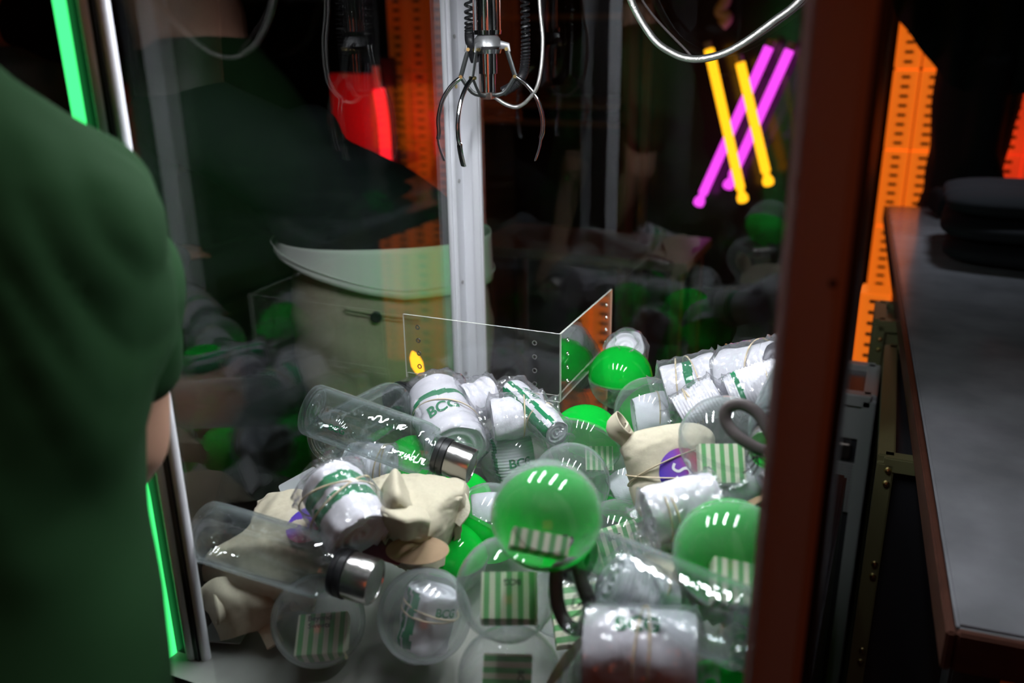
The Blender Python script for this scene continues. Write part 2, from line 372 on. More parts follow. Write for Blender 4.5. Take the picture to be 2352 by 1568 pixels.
SOCKS = [('s1', [-0.5943, 1.0601, 0.985], [-0.5121, 0.9666, 0.955], 0.041, [0.437, -0.739, 0.512]),
 ('s2', [-0.4816, 1.0148, 0.985], [-0.4187, 1.0516, 0.99], 0.028, [0.416, -0.692, 0.59]),
 ('s2b', [-0.4626, 1.0623, 1.005], [-0.3911, 1.0137, 0.985], 0.02, [0.263, -0.576, 0.774]),
 ('s3', [-0.5444, 0.721, 1.02], [-0.4829, 0.6868, 0.985], 0.037, [0.241, -0.769, 0.593]),
 ('s4', [-0.1995, 0.7919, 1.015], [-0.14, 0.8361, 1.03], 0.026, [0.286, -0.629, 0.723]),
 ('s4b', [-0.1959, 0.8002, 0.985], [-0.1417, 0.8426, 1.0], 0.021, [0.286, -0.629, 0.723]),
 ('s5', [-0.2122, 0.6326, 0.968], [-0.1166, 0.6544, 0.972], 0.036, [0.04, -0.185, 0.982]),
 ('s6', [-0.2759, 1.1495, 1.01], [-0.2061, 1.1768, 1.03], 0.033, [0.286, -0.629, 0.723]),
 ('s7', [-0.2372, 1.081, 1.005], [-0.1916, 1.1028, 1.035], 0.024, [0.286, -0.629, 0.723]),
 ('s8', [-0.189, 1.1662, 1.03], [-0.1216, 1.1466, 1.06], 0.042, [0.286, -0.629, 0.723]),
 ('s8b', [-0.1735, 1.0992, 1.03], [-0.1121, 1.1175, 1.06], 0.028, [0.286, -0.629, 0.723]),
 ('s10', [-0.3849, 1.3351, 0.935], [-0.367, 1.2671, 1.02], 0.03, [0.381, -0.86, 0.338]),
 ('s11', [-0.6306, 0.881, 0.95], [-0.5705, 0.8922, 0.95], 0.028, [0.286, -0.629, 0.723]),
 ('s12', [-0.5442, 1.0459, 0.985], [-0.5135, 1.0837, 0.985], 0.03, [0.286, -0.629, 0.723]),
 ('s13', [-0.2146, 0.7091, 0.99], [-0.1627, 0.7304, 0.955], 0.03, [0.286, -0.629, 0.723]),
 ('s14', [-0.1404, 0.8826, 1.0], [-0.1071, 0.8993, 1.02], 0.03, [0.286, -0.629, 0.723])]
BOTTLES = [('t1', [-0.6566, 0.8456, 1.0405], [-0.4404, 0.8692, 0.9895], 0.034, [0.392, -0.888, 0.243]),
 ('t2', [-0.6568, 0.6411, 0.9798], [-0.4501, 0.6582, 0.9565], 0.034, [0.381, -0.86, 0.338]),
 ('t3', [-0.6345, 0.8458, 0.9991], [-0.6379, 1.0692, 0.978], 0.034, [0.286, -0.629, 0.723]),
 ('t4', [-0.0717, 0.6379, 1.0226], [-0.2906, 0.7292, 1.0012], 0.035, [0.286, -0.629, 0.723]),
 ('t5', [-0.0872, 1.0192, 1.0955], [-0.0914, 0.8591, 1.0815], 0.034, [0.286, -0.629, 0.723])]
TOTES = {'c1': [[[[-0.5595, 0.8191, 0.97], [-0.5328, 0.8179, 0.985], [-0.5119, 0.8288, 0.985], [-0.4803, 0.8369, 0.985], [-0.4425, 0.8568, 0.975]],
         [[-0.5068, 0.7485, 1.0], [-0.4888, 0.7569, 1.005], [-0.4715, 0.7704, 1.0], [-0.434, 0.7687, 1.005], [-0.4216, 0.8078, 0.99]],
         [[-0.483, 0.7214, 0.995], [-0.4667, 0.7281, 0.995], [-0.4423, 0.7283, 0.995], [-0.4225, 0.7462, 0.995], [-0.4252, 0.7971, 0.975]],
         [[-0.475, 0.7253, 0.97], [-0.4485, 0.7181, 0.975], [-0.4289, 0.7215, 0.975], [-0.4194, 0.7482, 0.97], [-0.4303, 0.8001, 0.955]],
         [[-0.4849, 0.7521, 0.935], [-0.4611, 0.7411, 0.94], [-0.4413, 0.7455, 0.94], [-0.4358, 0.7759, 0.93], [-0.4423, 0.8152, 0.92]]],
        [[[-0.503, 0.7531, 0.99], [-0.4911, 0.7526, 1.015], [-0.4832, 0.7608, 1.03], [-0.4795, 0.7682, 1.015], [-0.4631, 0.7601, 0.995]],
         [[-0.4885, 0.7333, 0.99], [-0.4639, 0.7127, 1.02], [-0.4503, 0.7096, 1.035], [-0.4466, 0.7198, 1.02], [-0.4512, 0.7436, 0.99]],
         [[-0.4775, 0.7221, 0.985], [-0.4594, 0.7081, 1.005], [-0.4462, 0.7049, 1.015], [-0.4444, 0.7184, 1.0], [-0.4443, 0.7308, 0.985]]],
        [[[-0.5066, 0.7516, 0.99], [-0.4744, 0.7285, 1.005], [-0.4533, 0.7209, 1.01], [-0.4402, 0.7262, 1.01], [-0.4368, 0.7431, 1.0]],
         [[-0.4882, 0.7251, 1.0], [-0.4478, 0.6904, 1.02], [-0.4263, 0.6808, 1.025], [-0.4174, 0.6917, 1.022], [-0.4135, 0.7112, 1.01]],
         [[-0.4901, 0.7317, 0.985], [-0.4491, 0.6934, 1.005], [-0.4269, 0.6846, 1.01], [-0.419, 0.6977, 1.008], [-0.4164, 0.7152, 0.995]],
         [[-0.4961, 0.7501, 0.965], [-0.4586, 0.7088, 0.985], [-0.4356, 0.7016, 0.985], [-0.4291, 0.7153, 0.985], [-0.4266, 0.7271, 0.975]]]],
 'c2': [[[[-0.6867, 0.7626, 0.945], [-0.6631, 0.7645, 0.96], [-0.6444, 0.7707, 0.965], [-0.6231, 0.7732, 0.97], [-0.5894, 0.7724, 0.955]],
         [[-0.662, 0.7246, 0.95], [-0.6259, 0.7175, 0.965], [-0.5961, 0.7154, 0.97], [-0.5645, 0.7131, 0.97], [-0.5389, 0.7251, 0.955]],
         [[-0.6552, 0.6997, 0.945], [-0.6173, 0.6929, 0.955], [-0.5831, 0.6885, 0.96], [-0.5577, 0.6931, 0.955], [-0.5303, 0.7023, 0.945]],
         [[-0.6841, 0.6702, 0.925], [-0.6447, 0.6711, 0.94], [-0.6071, 0.6707, 0.945], [-0.5727, 0.6792, 0.94], [-0.5408, 0.6902, 0.93]],
         [[-0.6832, 0.6602, 0.915], [-0.6372, 0.6521, 0.925], [-0.5977, 0.6489, 0.93], [-0.5684, 0.6556, 0.925], [-0.5443, 0.6724, 0.915]]],
        [[[-0.6681, 0.6259, 0.905], [-0.6562, 0.6437, 0.915], [-0.6323, 0.6554, 0.915], [-0.6008, 0.6577, 0.915], [-0.582, 0.6703, 0.905]],
         [[-0.6694, 0.6354, 0.885], [-0.6346, 0.6312, 0.905], [-0.6133, 0.6417, 0.905], [-0.5899, 0.6497, 0.905], [-0.5777, 0.666, 0.89]],
         [[-0.6518, 0.6304, 0.87], [-0.6259, 0.628, 0.885], [-0.6059, 0.6374, 0.89], [-0.5873, 0.6476, 0.89], [-0.5817, 0.665, 0.875]],
         [[-0.6393, 0.6266, 0.85], [-0.62, 0.6273, 0.86], [-0.6054, 0.6361, 0.865], [-0.5973, 0.6519, 0.862], [-0.5947, 0.6713, 0.858]]]],
 'c4': [[[[-0.2258, 0.7927, 0.95], [-0.2054, 0.8031, 0.965], [-0.1806, 0.8158, 0.97], [-0.1551, 0.8283, 0.965], [-0.1287, 0.8379, 0.955]],
         [[-0.2119, 0.7612, 0.96], [-0.1892, 0.7595, 0.98], [-0.1672, 0.7688, 0.985], [-0.1455, 0.7816, 0.98], [-0.1196, 0.7998, 0.965]],
         [[-0.1961, 0.7552, 0.955], [-0.176, 0.7445, 0.975], [-0.1555, 0.7491, 0.98], [-0.1355, 0.7574, 0.975], [-0.1136, 0.7817, 0.96]],
         [[-0.1739, 0.7593, 0.94], [-0.1591, 0.7508, 0.955], [-0.1438, 0.7497, 0.96], [-0.1304, 0.7589, 0.955], [-0.1071, 0.7757, 0.945]]],
        [[[-0.1686, 0.7594, 0.97], [-0.1547, 0.7415, 1.0], [-0.1447, 0.7536, 1.0], [-0.1392, 0.7962, 0.97]],
         [[-0.157, 0.7483, 0.97], [-0.1459, 0.7336, 0.99], [-0.1371, 0.7411, 0.99], [-0.1316, 0.7707, 0.97]],
         [[-0.151, 0.7572, 0.94], [-0.1415, 0.7505, 0.955], [-0.1363, 0.7564, 0.955], [-0.1299, 0.7815, 0.94]]]]}
ROLLED = [[-0.1987, 0.9344, 0.945], [-0.2317, 0.9756, 1.03], [0.392, -0.888, 0.243]]
FILL = [([-0.2896, 0.7763, 0.8998], 0.04), ([-0.1224, 1.0089, 0.8972], 0.05), ([-0.6196, 0.8216, 0.8978], 0.05), ([-0.1017, 0.8918, 0.8961], 0.05),
 ([-0.3779, 1.1565, 0.8959], 0.04), ([-0.2024, 0.672, 0.8952], 0.04), ([-0.4895, 0.9355, 0.8956], 0.04), ([-0.3684, 1.281, 0.8959], 0.04),
 ([-0.0841, 1.0966, 0.9998], 0.04), ([-0.0947, 0.8083, 0.9973], 0.04)]
# ------------------------------------------------------------------ the room
def struct(name, a, b, mat):
    o = MB().box(a, b).build(name, mat, None, False); tag(o, kind='structure'); return o
struct('floor', (-4.5, -2.5, -.1), (3.5, 5.6, 0), 'room_floor')
struct('wall_back', (-4.5, 5.4, 0), (3.5, 5.6, 3.2), 'room_black')
struct('wall_left', (-4.6, -2.5, 0), (-4.5, 5.6, 3.2), 'room_black')
struct('wall_right', (3.5, -2.5, 0), (3.6, 5.6, 3.2), 'room_black')
struct('wall_front', (-4.5, -2.6, 0), (3.5, -2.5, 3.2), 'room_black')
struct('ceiling', (-4.6, -2.6, 3.2), (3.6, 5.6, 3.3), 'room_black')

# ------------------------------------------------------------------ the claw machine
XL, YF, YB, XR, ZF, ZT = -.688, .573, 1.352, -.050, .838, 1.66
mc = thing('claw_machine', 'tall clear-sided claw game cabinet with aluminium corner posts holding the heap of prizes', 'claw machine', (-.36, .97, 0))
K = dict(parent=mc, keep=True)
MB().box((-.70, .5695, .02), (-.0265, 1.38, ZF - .03), 0, .004).build('cabinet_base', 'black_body', **K)
MB().box((-.684, .571, ZF - .03), (-.056, 1.348, ZF)).build('prize_bed', 'white_board', smooth=False, **K)
MB().box((-.72, .57, ZT + .012), (-.02, 1.39, ZT + .10), 0, .006).build('roof', 'black_body', **K)
for a, b in (((-.72, .57, 1.548), (-.704, 1.39, ZT + .012)), ((-.704, .57, 1.548), (-.036, .574, ZT + .012)), ((-.704, 1.386, 1.548), (-.036, 1.39, ZT + .012)), ((-.036, .57, 1.548), (-.02, 1.39, ZT + .012))):
    MB().box(a, b, 0, .001).build('header_panel', 'black_body', **K)  # unseen lip above the view, added to cut lamp light spilling outward
for a, b in (((XL - .0015, .64, ZF - .02), (XL + .0015, 1.30, ZT)), ((-.65, YB - .0015, ZF - .02), (-.09, YB + .0015, ZT)),
             ((-.60, YF - .0015, ZF - .02), (-.066, YF + .0015, ZT)), ((XR - .0015, .66, ZF - .02), (XR + .0015, 1.31, ZT))):
    MB().box(a, b).build('glass_pane', 'pane_glass', smooth=False, **K)
# near post: soft-edged aluminium square tube with a black seal down its far side
p = MB().box((-.0665, .575, .02), (-.0255, .622, ZT + .01), 0, .006).build('corner_post', 'near_post_paint', **K)
MB().box((-.0255, .579, .02), (-.0195, .640, ZT + .01), 0, .001).build('rubber_seal', 'black_seal', p)
q = MB().box((-.036, .5735, 1.3395), (-.031, .5755, 1.3445), 0, .0008).build('plug', 'black_seal', p)
# left post with two ridges and a dark groove
b = MB().box((-.669, .602, .02), (-.648, .618, ZT + .01), 0, .002)
b.box((-.7, .604, .02), (-.668, .618, ZT + .01), 1, .001)
b.lathe([(0, .0065), (ZT - .02, .0065)], 24, 0, Matrix.Translation((-.6625, .603, .02)))
b.lathe([(0, .0055), (ZT - .02, .0055)], 24, 0, Matrix.Translation((-.6465, .607, .02)))
b.box((-.656, .5995, .02), (-.650, .603, ZT), 1)
p = b.build('corner_post', ['aluminium', 'black_seal'], **K)
ls = MB().box((-.6965, .5975, .02), (-.6840, .6035, ZT), 0, .0015).build('light_strip', 'led_green', p)
# far post: L-shaped white extrusion with screws
b = MB().box((-.690, 1.300, .02), (-.682, 1.352, ZT + .01), 0, .001).box((-.690, 1.344, .02), (-.648, 1.352, ZT + .01), 0, .001)
b.box((-.686, 1.306, .02), (-.676, 1.312, ZT + .01), 0, .001).box((-.662, 1.340, .02), (-.650, 1.346, ZT + .01), 0, .001)
p = b.build('corner_post', 'aluminium', **K)
for z in (1.478, 1.402, 1.25, 1.075, .905):
    s = MB().lathe([(0, .0001), (.0, .0034), (.0022, .0030), (.0032, .0001)], 14, 0, Matrix.Translation((-.682, 1.330, z)) @ Matrix.Rotation(PI / 2, 4, 'Y')).build('screw', 'brass' if abs(z - 1.402) < .01 else 'steel', p)
MB().box((-.705, 1.372, .3), (-.693, 1.384, ZT), 0, .003).build('light_strip', 'led_green_far', p)
MB().box((-.093, 1.315, .02), (-.052, 1.355, ZT + .01), 0, .003).build('corner_post', 'aluminium', **K)
for x in LAMP_X:
    for y in LAMP_Y:
        h = MB().box((x - .012, y - .150, LAMP_Z + .004), (x + .012, y + .150, LAMP_Z + .03), 0, .002).build('lamp_housing', 'aluminium', **K)
        MB().box((x - .007, y - .145, LAMP_Z), (x + .007, y + .145, LAMP_Z + .004)).build('lamp_bar', 'lamp_white', h, False)
# chute guard of clear acrylic: a drilled upper sheet bolted to a lower one, on two sides
ch = bpy.data.objects.new('chute_guard', None); COL.objects.link(ch); ch.parent = mc; ch.matrix_parent_inverse = mc.matrix_basis.inverted(); ch.location = (-.55, 1.23, ZF)
def sheet(a, b, nm='acrylic_sheet', mt='acrylic'):
    o = MB().box(a, b).build(nm, [mt, 'acrylic_edge'], None, False)
    d = [b[i] - a[i] for i in range(3)]; th = d.index(min(d))
    for f in o.data.polygons:
        if abs(f.normal[th]) < .5: f.material_index = 1
    o.parent = ch; o.matrix_parent_inverse = Matrix.Translation((-.55, 1.23, ZF)).inverted(); return o
sheet((-.670, 1.106, .982), (-.416, 1.109, 1.086)); sheet((-.670, 1.1095, .848), (-.4195, 1.1125, .99))
sheet((-.4185, 1.1095, .982), (-.4155, 1.345, 1.086), mt='acrylic_side'); sheet((-.4225, 1.113, .848), (-.4195, 1.345, .99))
def ring(M_):
    o = MB().lathe([(0, .0022), (.0012, .0026), (.0012, .0036), (0, .004)], 14, 0, M_).build('bolt_ring', 'steel'); o.parent = ch; o.matrix_parent_inverse = Matrix.Translation((-.55, 1.23, ZF)).inverted()
for x in (-.455, -.645):
    for z in (1.068, 1.047, 1.026, 1.005, .985): ring(Matrix.Translation((x, 1.106, z)) @ Matrix.Rotation(PI / 2, 4, 'X'))
for y in (1.135, 1.315):
    for z in (1.068, 1.047, 1.026, 1.005): ring(Matrix.Translation((-.4155, y, z)) @ Matrix.Rotation(PI / 2, 4, 'Y'))

# ------------------------------------------------------------------ claw, coil cord and hose
CX0, CY0 = -.578, 1.232
cl = thing('grabber_claw', 'chromed three-fingered claw hanging over the acrylic chute guard', 'claw', (CX0, CY0, 1.40))
K = dict(parent=cl, keep=True)
def at(x, y, z): return Matrix.Translation((x, y, z))
b = MB().lathe([(1.488, .0001), (1.488, .0155), (1.53, .0155), (1.532, .0165), (1.545, .0165), (1.545, .015), (1.68, .015), (1.68, .0001)], 32, 0, at(CX0, CY0, 0)); b.build('motor_can', 'chrome', **K)
for k in range(4):
    a = k * PI / 2 + .5; MB().tube([(CX0 + .019 * math.cos(a), CY0 + .019 * math.sin(a), 1.486), (CX0 + .019 * math.cos(a), CY0 + .019 * math.sin(a), 1.66)], .0014, 8).build('guide_rod', 'chrome', **K)
MB().lathe([(1.482, .0001), (1.482, .020), (1.488, .021), (1.488, .0001)], 32, 0, at(CX0, CY0, 0)).lathe([(1.456, .0001), (1.456, .019), (1.462, .021), (1.462, .0001)], 32, 0, at(CX0, CY0, 0)).build('collar', 'chrome', **K)
MB().lathe([(1.462, .012), (1.466, .020), (1.476, .019), (1.482, .014)], 32, 0, at(CX0, CY0, 0)).build('hub', 'case_grey', **K)
MB().lathe([(1.402, .0001), (1.402, .0105), (1.428, .0110), (1.428, .0135), (1.456, .0135)], 32, 0, at(CX0, CY0, 0)).build('plunger_tube', 'chrome', **K)
MB().box((CX0 - .010, CY0 - .010, 1.392), (CX0 + .010, CY0 + .010, 1.403), 0, .002).build('foot_block', 'steel', **K)
for k, az in enumerate((-2.75, -1.72, .28)):
    d = Vector((math.cos(az), math.sin(az), 0)); c0 = Vector((CX0, CY0, 0)); s = Vector((0, 0, 1)).cross(d)
    def q(r, z): return c0 + d * r + Vector((0, 0, z))
    if k == 0: spread = .94
    else: spread = 1.
    fg = MB().tube(crv([q(.041 * spread, 1.4235), q(.057 * spread, 1.412), q(.072 * spread, 1.392), q(.080 * spread, 1.366), q(.080 * spread, 1.345), q(.077, 1.335)], 6), .0032, 10).build('finger', 'chrome', **K)
    MB().tube(crv([q(.0775, 1.338), q(.076, 1.325), q(.071, 1.308), q(.068, 1.302)], 5), [.0035] + [.0048] * 13 + [.0035, .002], 12, 0, False, .35, up=tuple(d)).build('finger_tip', 'chrome', fg, keep=False)
    MB().tube([q(.018, 1.468), q(.029, 1.466), q(.031, 1.458)], [.006, .005, .003], 8, 0, False, .3, up=tuple(s)).build('ear', 'case_grey', **K)
    lk = MB().tube([q(.028, 1.462), q(.040, 1.424)], .0034, 8, 0, False, .35, up=tuple(s)).build('link_arm', 'dark_steel', **K)
    for a_, z_ in ((.028, 1.462), (.040, 1.424)):
        MB().tube([q(a_, z_) - s * .005, q(a_, z_) + s * .005], .0026, 10).build('pivot_pin', 'brass', lk, keep=False)
    MB().tube(crv([q(.008, 1.397), q(.024, 1.402), q(.040, 1.424)], 4), .003, 8, 0, False, .4, up=tuple(s)).build('lower_lever', 'dark_steel', **K)
def coil(path, R, r, turns, n=10):
    P = crv(path, 12); out = []; L = len(P)
    for i in range(turns * n):
        t = i / (turns * n - 1) * (L - 1.001); k = int(t); p = P[k].lerp(P[k + 1], t - k); tg = (P[k + 1] - P[k]).normalized(); x = tg.orthogonal().normalized(); y = tg.cross(x)
        a = 2 * PI * i / n; out.append(p + x * math.cos(a) * R + y * math.sin(a) * R)
    return MB().tube(out, r, 6)
tag(coil([(-.60, 1.225, 1.66), (-.603, 1.225, 1.50), (-.602, 1.225, 1.47), (-.596, 1.228, 1.445)], .0055, .0021, 44).build('coil_cord', 'black_rubber'), 'black coiled cord running down the left side of the claw motor', 'cord')
tag(coil([(-.535, 1.262, 1.66), (-.531, 1.262, 1.52), (-.532, 1.262, 1.44), (-.541, 1.255, 1.415), (-.560, 1.245, 1.402)], .0055, .0021, 56).build('coil_cord', 'black_rubber'), 'black coiled cord sagging behind the claw to its foot', 'cord')
tag(MB().tube(crv([(-.512, 1.262, 1.66), (-.508, 1.26, 1.53), (-.501, 1.255, 1.47), (-.506, 1.25, 1.415), (-.522, 1.25, 1.391), (-.540, 1.25, 1.380), (-.558, 1.248, 1.384), (-.571, 1.24, 1.394)], 10), .0029, 12).build('claw_hose', 'braided_hose'), 'pale hose looping down beside the claw and back up into its foot', 'hose')
hz = .021
tag(MB().tube(crv([(-.405, 1.285, 1.62), (-.385, 1.285, 1.535), (-.350, 1.284, 1.478), (-.318, 1.283, 1.455), (-.288, 1.282, 1.447), (-.255, 1.282, 1.452), (-.225, 1.282, 1.466), (-.185, 1.283, 1.495), (-.150, 1.284, 1.525), (-.10, 1.285, 1.60)], 8), .0052, 14).build('braided_hose', 'braided_hose'), 'silver braided hose sagging in a wide loop in front of the neon tubes', 'hose')
tag(MB().tube(crv([(-.395, 1.293, 1.62), (-.370, 1.293, 1.53), (-.300, 1.292, 1.457), (-.283, 1.290, 1.446), (-.225, 1.290, 1.462), (-.140, 1.291, 1.525), (-.09, 1.291, 1.60)], 8), .0018, 8).build('thin_cable', 'strap_rubber'), 'thin dark cable hanging along the braided hose loop', 'cable')

# ------------------------------------------------------------------ prizes
def shell(b, up, R, mi=0, n=56):
    pr = [(R * math.sin(i / 20 * PI / 2) if up else -R * math.sin(i / 20 * PI / 2), R * math.cos(i / 20 * PI / 2) + (1e-5)) for i in range(21)]
    if not up: pr = pr[::-1]
    b.lathe(pr, n, mi); return b
PROTO = {}
def ball_parts(root, col, frosted=False, R=.05):
    c = 'capsule_frosted' if frosted else 'capsule_clear'; top, bot = (('capsule_green' if k == 'g' else c) for k in col)
    key = (col, frosted, round(R, 4))
    if key not in PROTO:
        a = shell(MB(), True, R).v; rows = []
        up_ = MB(); shell(up_, True, R); dn = MB(); shell(dn, False, R)
        rp = [(-.0045, R * 1.001), (-.0042, R * 1.014), (-.0022, R * 1.016), (-.0018, R * 1.008), (-.0006, R * 1.008), (0, R * 1.02), (.0014, R * 1.02), (.0018, R * 1.008), (.0032, R * 1.006)]
        rm = MB().lathe(rp, 64)
        PROTO[key] = (mesh('upper_shell', up_.v, up_.f, top), mesh('lower_shell', dn.v, dn.f, bot), mesh('rim', rm.v, rm.f, c))
    for nm, me in zip(('upper_shell', 'lower_shell', 'rim'), PROTO[key]): link(nm, me, root)
def sock_surf(L, R, seed, rib=False):
    cr = Crumple(seed, 38, 5); bend = .004 * math.sin(seed * 3.1)
    def P(x, a, r=None, w_=1):
        if w_ == 1: e = min(x / L + .5, .5 - x / L) * L / .006; r = R * (.93 + .07 * max(0, min(1, e)) ** .5)
        xx = x
        if w_ != 1:
            d = (.5 + .5 * math.sin(r / R * 3.2 * 2 * PI - a)) * .0035 + .002 * (1 - r / R); xx = x + d if w_ == 0 else x - d
        elif rib: r += .0007 * math.sin(x * 2 * PI / .0042)
        r *= 1 + .05 * math.sin(2 * a + seed) + .02 * math.sin(3 * a + seed * 2)
        p = Vector((xx, r * math.cos(a), r * math.sin(a)))
        if w_ == 1: p += Vector((0, math.cos(a), math.sin(a))) * cr(p) * .0075
        p.z += bend * math.cos(xx / L * PI); p.y += (.5 - x / L) * .003 * math.cos(seed)
        return p
    return P
def sock_mesh(L, R, seed, bands=(), along=(), rib=False, n=72, k=56):
    P = sock_surf(L, R, seed, rib); v = []; f = []; fm = []; st = []
    for i in range(15): st.append((-L / 2, R * (.06 + .86 * i / 14), 0))
    for i in range(k + 1): st.append((-L / 2 + L * i / k, 0, 1))
    for i in range(15): st.append((L / 2, R * (.06 + .86 * (1 - i / 14)), 2))
    for x, r, w_ in st:
        for j in range(n): v.append(P(x, 2 * PI * j / n, r, w_))
    S = len(st)
    for i in range(S - 1):
        for j in range(n):
            f.append((i * n + j, (i + 1) * n + j, (i + 1) * n + (j + 1) % n, i * n + (j + 1) % n))
            x, r, w_ = st[i]; g = 0
            if w_ == 1:
                xr = x / L + .5 + .018 * math.sin(j / n * 2 * PI * 3 + seed); a = ((j / n * 360 - 90 + 180) % 360) - 180
                if any(lo < xr < hi for lo, hi in bands): g = 1
                if any(lo < a + 3 * math.sin(i * .3) < hi for lo, hi in along): g = 1
            fm.append(g)
    f.append(tuple(range(n))); fm.append(0); f.append(tuple(range((S - 1) * n, S * n))[::-1]); fm.append(0)
    return mesh('sock', v, f, ['sock_white', 'sock_green'], True, fm)
def wrap_mesh(L, R, seed, flare=(1, 1)):
    cr = Crumple(seed + 50, 95, 9); v = []; f = []; n = 64; st = []
    if flare[0]: st += [(-L / 2 - .020, .55), (-L / 2 - .014, .42), (-L / 2 - .008, .45)]
    st += [(-L / 2 - .004, .8)]
    st += [(-L / 2 + L * i / 26, 1.07) for i in range(27)]
    st += [(L / 2 + .004, .8)]
    if flare[1]: st += [(L / 2 + .008, .45), (L / 2 + .014, .42), (L / 2 + .020, .55)]
    for x, r in st:
        for j in range(n):
            a = 2 * PI * j / n; p = Vector((x, R * r * math.cos(a), R * r * math.sin(a))); c = cr(p)
            q = .010 if abs(x) < L / 2 else .018
            p += Vector((c * .01 if abs(x) > L / 2 else 0, math.cos(a), math.sin(a))) * (c + .22) * q; v.append(p)
    for i in range(len(st) - 1):
        for j in range(n): f.append((i * n + j, (i + 1) * n + j, (i + 1) * n + (j + 1) % n, i * n + (j + 1) % n))
    return mesh('plastic_wrap', v, f, 'wrap_plastic')
def band_on(root, L, R, xs, keep=False, name='rubber_band', tilt=.12, mat='rubber_tan', r=.0011):
    b = MB()
    for i, x in enumerate(xs):
        P = [(x * L + math.cos(a + i) * R * tilt * (1 - 2 * (i % 2)), R * 1.10 * math.cos(a), R * 1.10 * math.sin(a)) for a in [2 * PI * k / 48 for k in range(48)]]
        b.tube(P, r, 8, 0, True)
    return b.build(name, mat, root)
def cylmap(R, x0, ang0, mode, lift=1.10, surf=None):
    def f(u, v):
        if mode == 'around': a = ang0 - u / R; x = x0 + v     # text runs round the roll
        elif mode == 'around_flip': a = ang0 + u / R; x = x0 - v
        else: a = ang0 + v / R; x = x0 + u                    # text runs along the roll
        if surf: p = surf(x, PI / 2 - a); return p + Vector((0, math.sin(a), math.cos(a))) * .0009
        return Vector((x, R * lift * math.sin(a), R * lift * math.cos(a)))
    return f
def sock_roll(name, label, p, q, R, face, seed, bands=(), along=(), rib=False, txt=None, rb=(), wrap=True, flare=(1, 1), group='plastic-wrapped sock rolls in the heap', tilt=.12, L=None, lift=1.035):
    p, q = Vector(p), Vector(q); c = (p + q) / 2; L = L or (q - p).length
    root = thing(name, label, 'socks', c, frame(q - p, face), group)
    link('sock', sock_mesh(L, R, seed, bands, along, rib), root)
    if txt:
        for s_, size, x0, a0, mode, mt in txt: text('lettering', s_, size, mt, root, cylmap(R, x0 * L, a0, mode, 1., sock_surf(L, R, seed, rib)), .03)
    if wrap: link('plastic_wrap', wrap_mesh(L, R, seed, flare), root)
    if rb: band_on(root, L, R * (1. if wrap else .95), rb, tilt=tilt)
    return root
SB = {}
def sweets(label, c, right, up, txt='BCG', s=1., ty=.013):
    M_ = frame(right, Vector(right).cross(Vector(up)) * -1)
    # local X = across the stripes, local Y = along them, local Z = the face
    x = Vector(right).normalized(); y = Vector(up); y = (y - x * y.dot(x)).normalized(); z = x.cross(y)
    root = thing('sweet_box', label, 'box', c, Matrix((x, y, z)).transposed(), 'striped sweet boxes')
    if 'b' not in SB: SB['b'] = mesh('carton', *(lambda t: (t.v, t.f))(MB().box((-.027, -.0235, -.009), (.027, .0235, .009), 0, .0006)), 'sweet_stripes', False)
    link('carton', SB['b'], root)
    if txt: text('lettering', txt, .0085, 'print_black', root, lambda u, v: Vector((u - .003, v + ty, .0094)), .02)
    root.scale = (s, s, s); return root
D = {}
LB = {
 'b1': 'capsule with glossy green top and cloudy lower half, right of the chute guard',
 'b2': 'green and clear capsule tilted up, right of the sock ball and below the chute corner',
 'b3': 'clear-topped capsule holding a white sock, directly above the rolled canvas tote',
 'b4': 'clear capsule holding a green-lettered sock, right of the upper bottle cap',
 'b5': 'empty pale clear capsule half hidden behind the big green capsule on top',
 'b6': 'biggest green capsule, striped box inside, on top of the heap',
 'b7': 'capsule with clear top and bright green bottom, wedged between canvas tote and biggest green capsule',
 'b8': 'clear capsule holding an upside-down lettered striped box, below the biggest green capsule',
 'b9': 'cloudy capsule with a lettered striped box, on the bed at the left front',
 'b10': 'cloudy capsule holding a banded sock, right of the steel cap on the lower left bottle',
 'b11': 'clear capsule with a striped box, cut by the lower edge of the picture',
 'b12': 'large clear capsule with small striped box, behind the dark rubber strap loop',
 'b13': 'green capsule with clear front, half hidden by the near corner post at the right',
 'b14': 'dim capsule with striped box, right of and below the biggest green capsule',
 'b15': 'clear capsule with crumpled wrap inside, left of the rolled canvas tote',
 'b16': 'clear capsule with white sock, mostly hidden behind the near post',
 'b17': 'green-topped capsule peeping up at the bottom edge beside the near post',
 'b18': 'green and clear capsule seen through the upper clear bottle',
 'b19': 'green capsule low between the kraft tag and the lettered-box capsule'}
for n, c, R, ax, col, cont in BALLS:
    M_ = zframe(ax, CX); D[n] = Vector(c)
    r = thing('prize_capsule', LB[n], 'capsule', c, M_, 'plastic prize capsules in the heap')
    ball_parts(r, col, n in ('b9', 'b10', 'b16'), R)
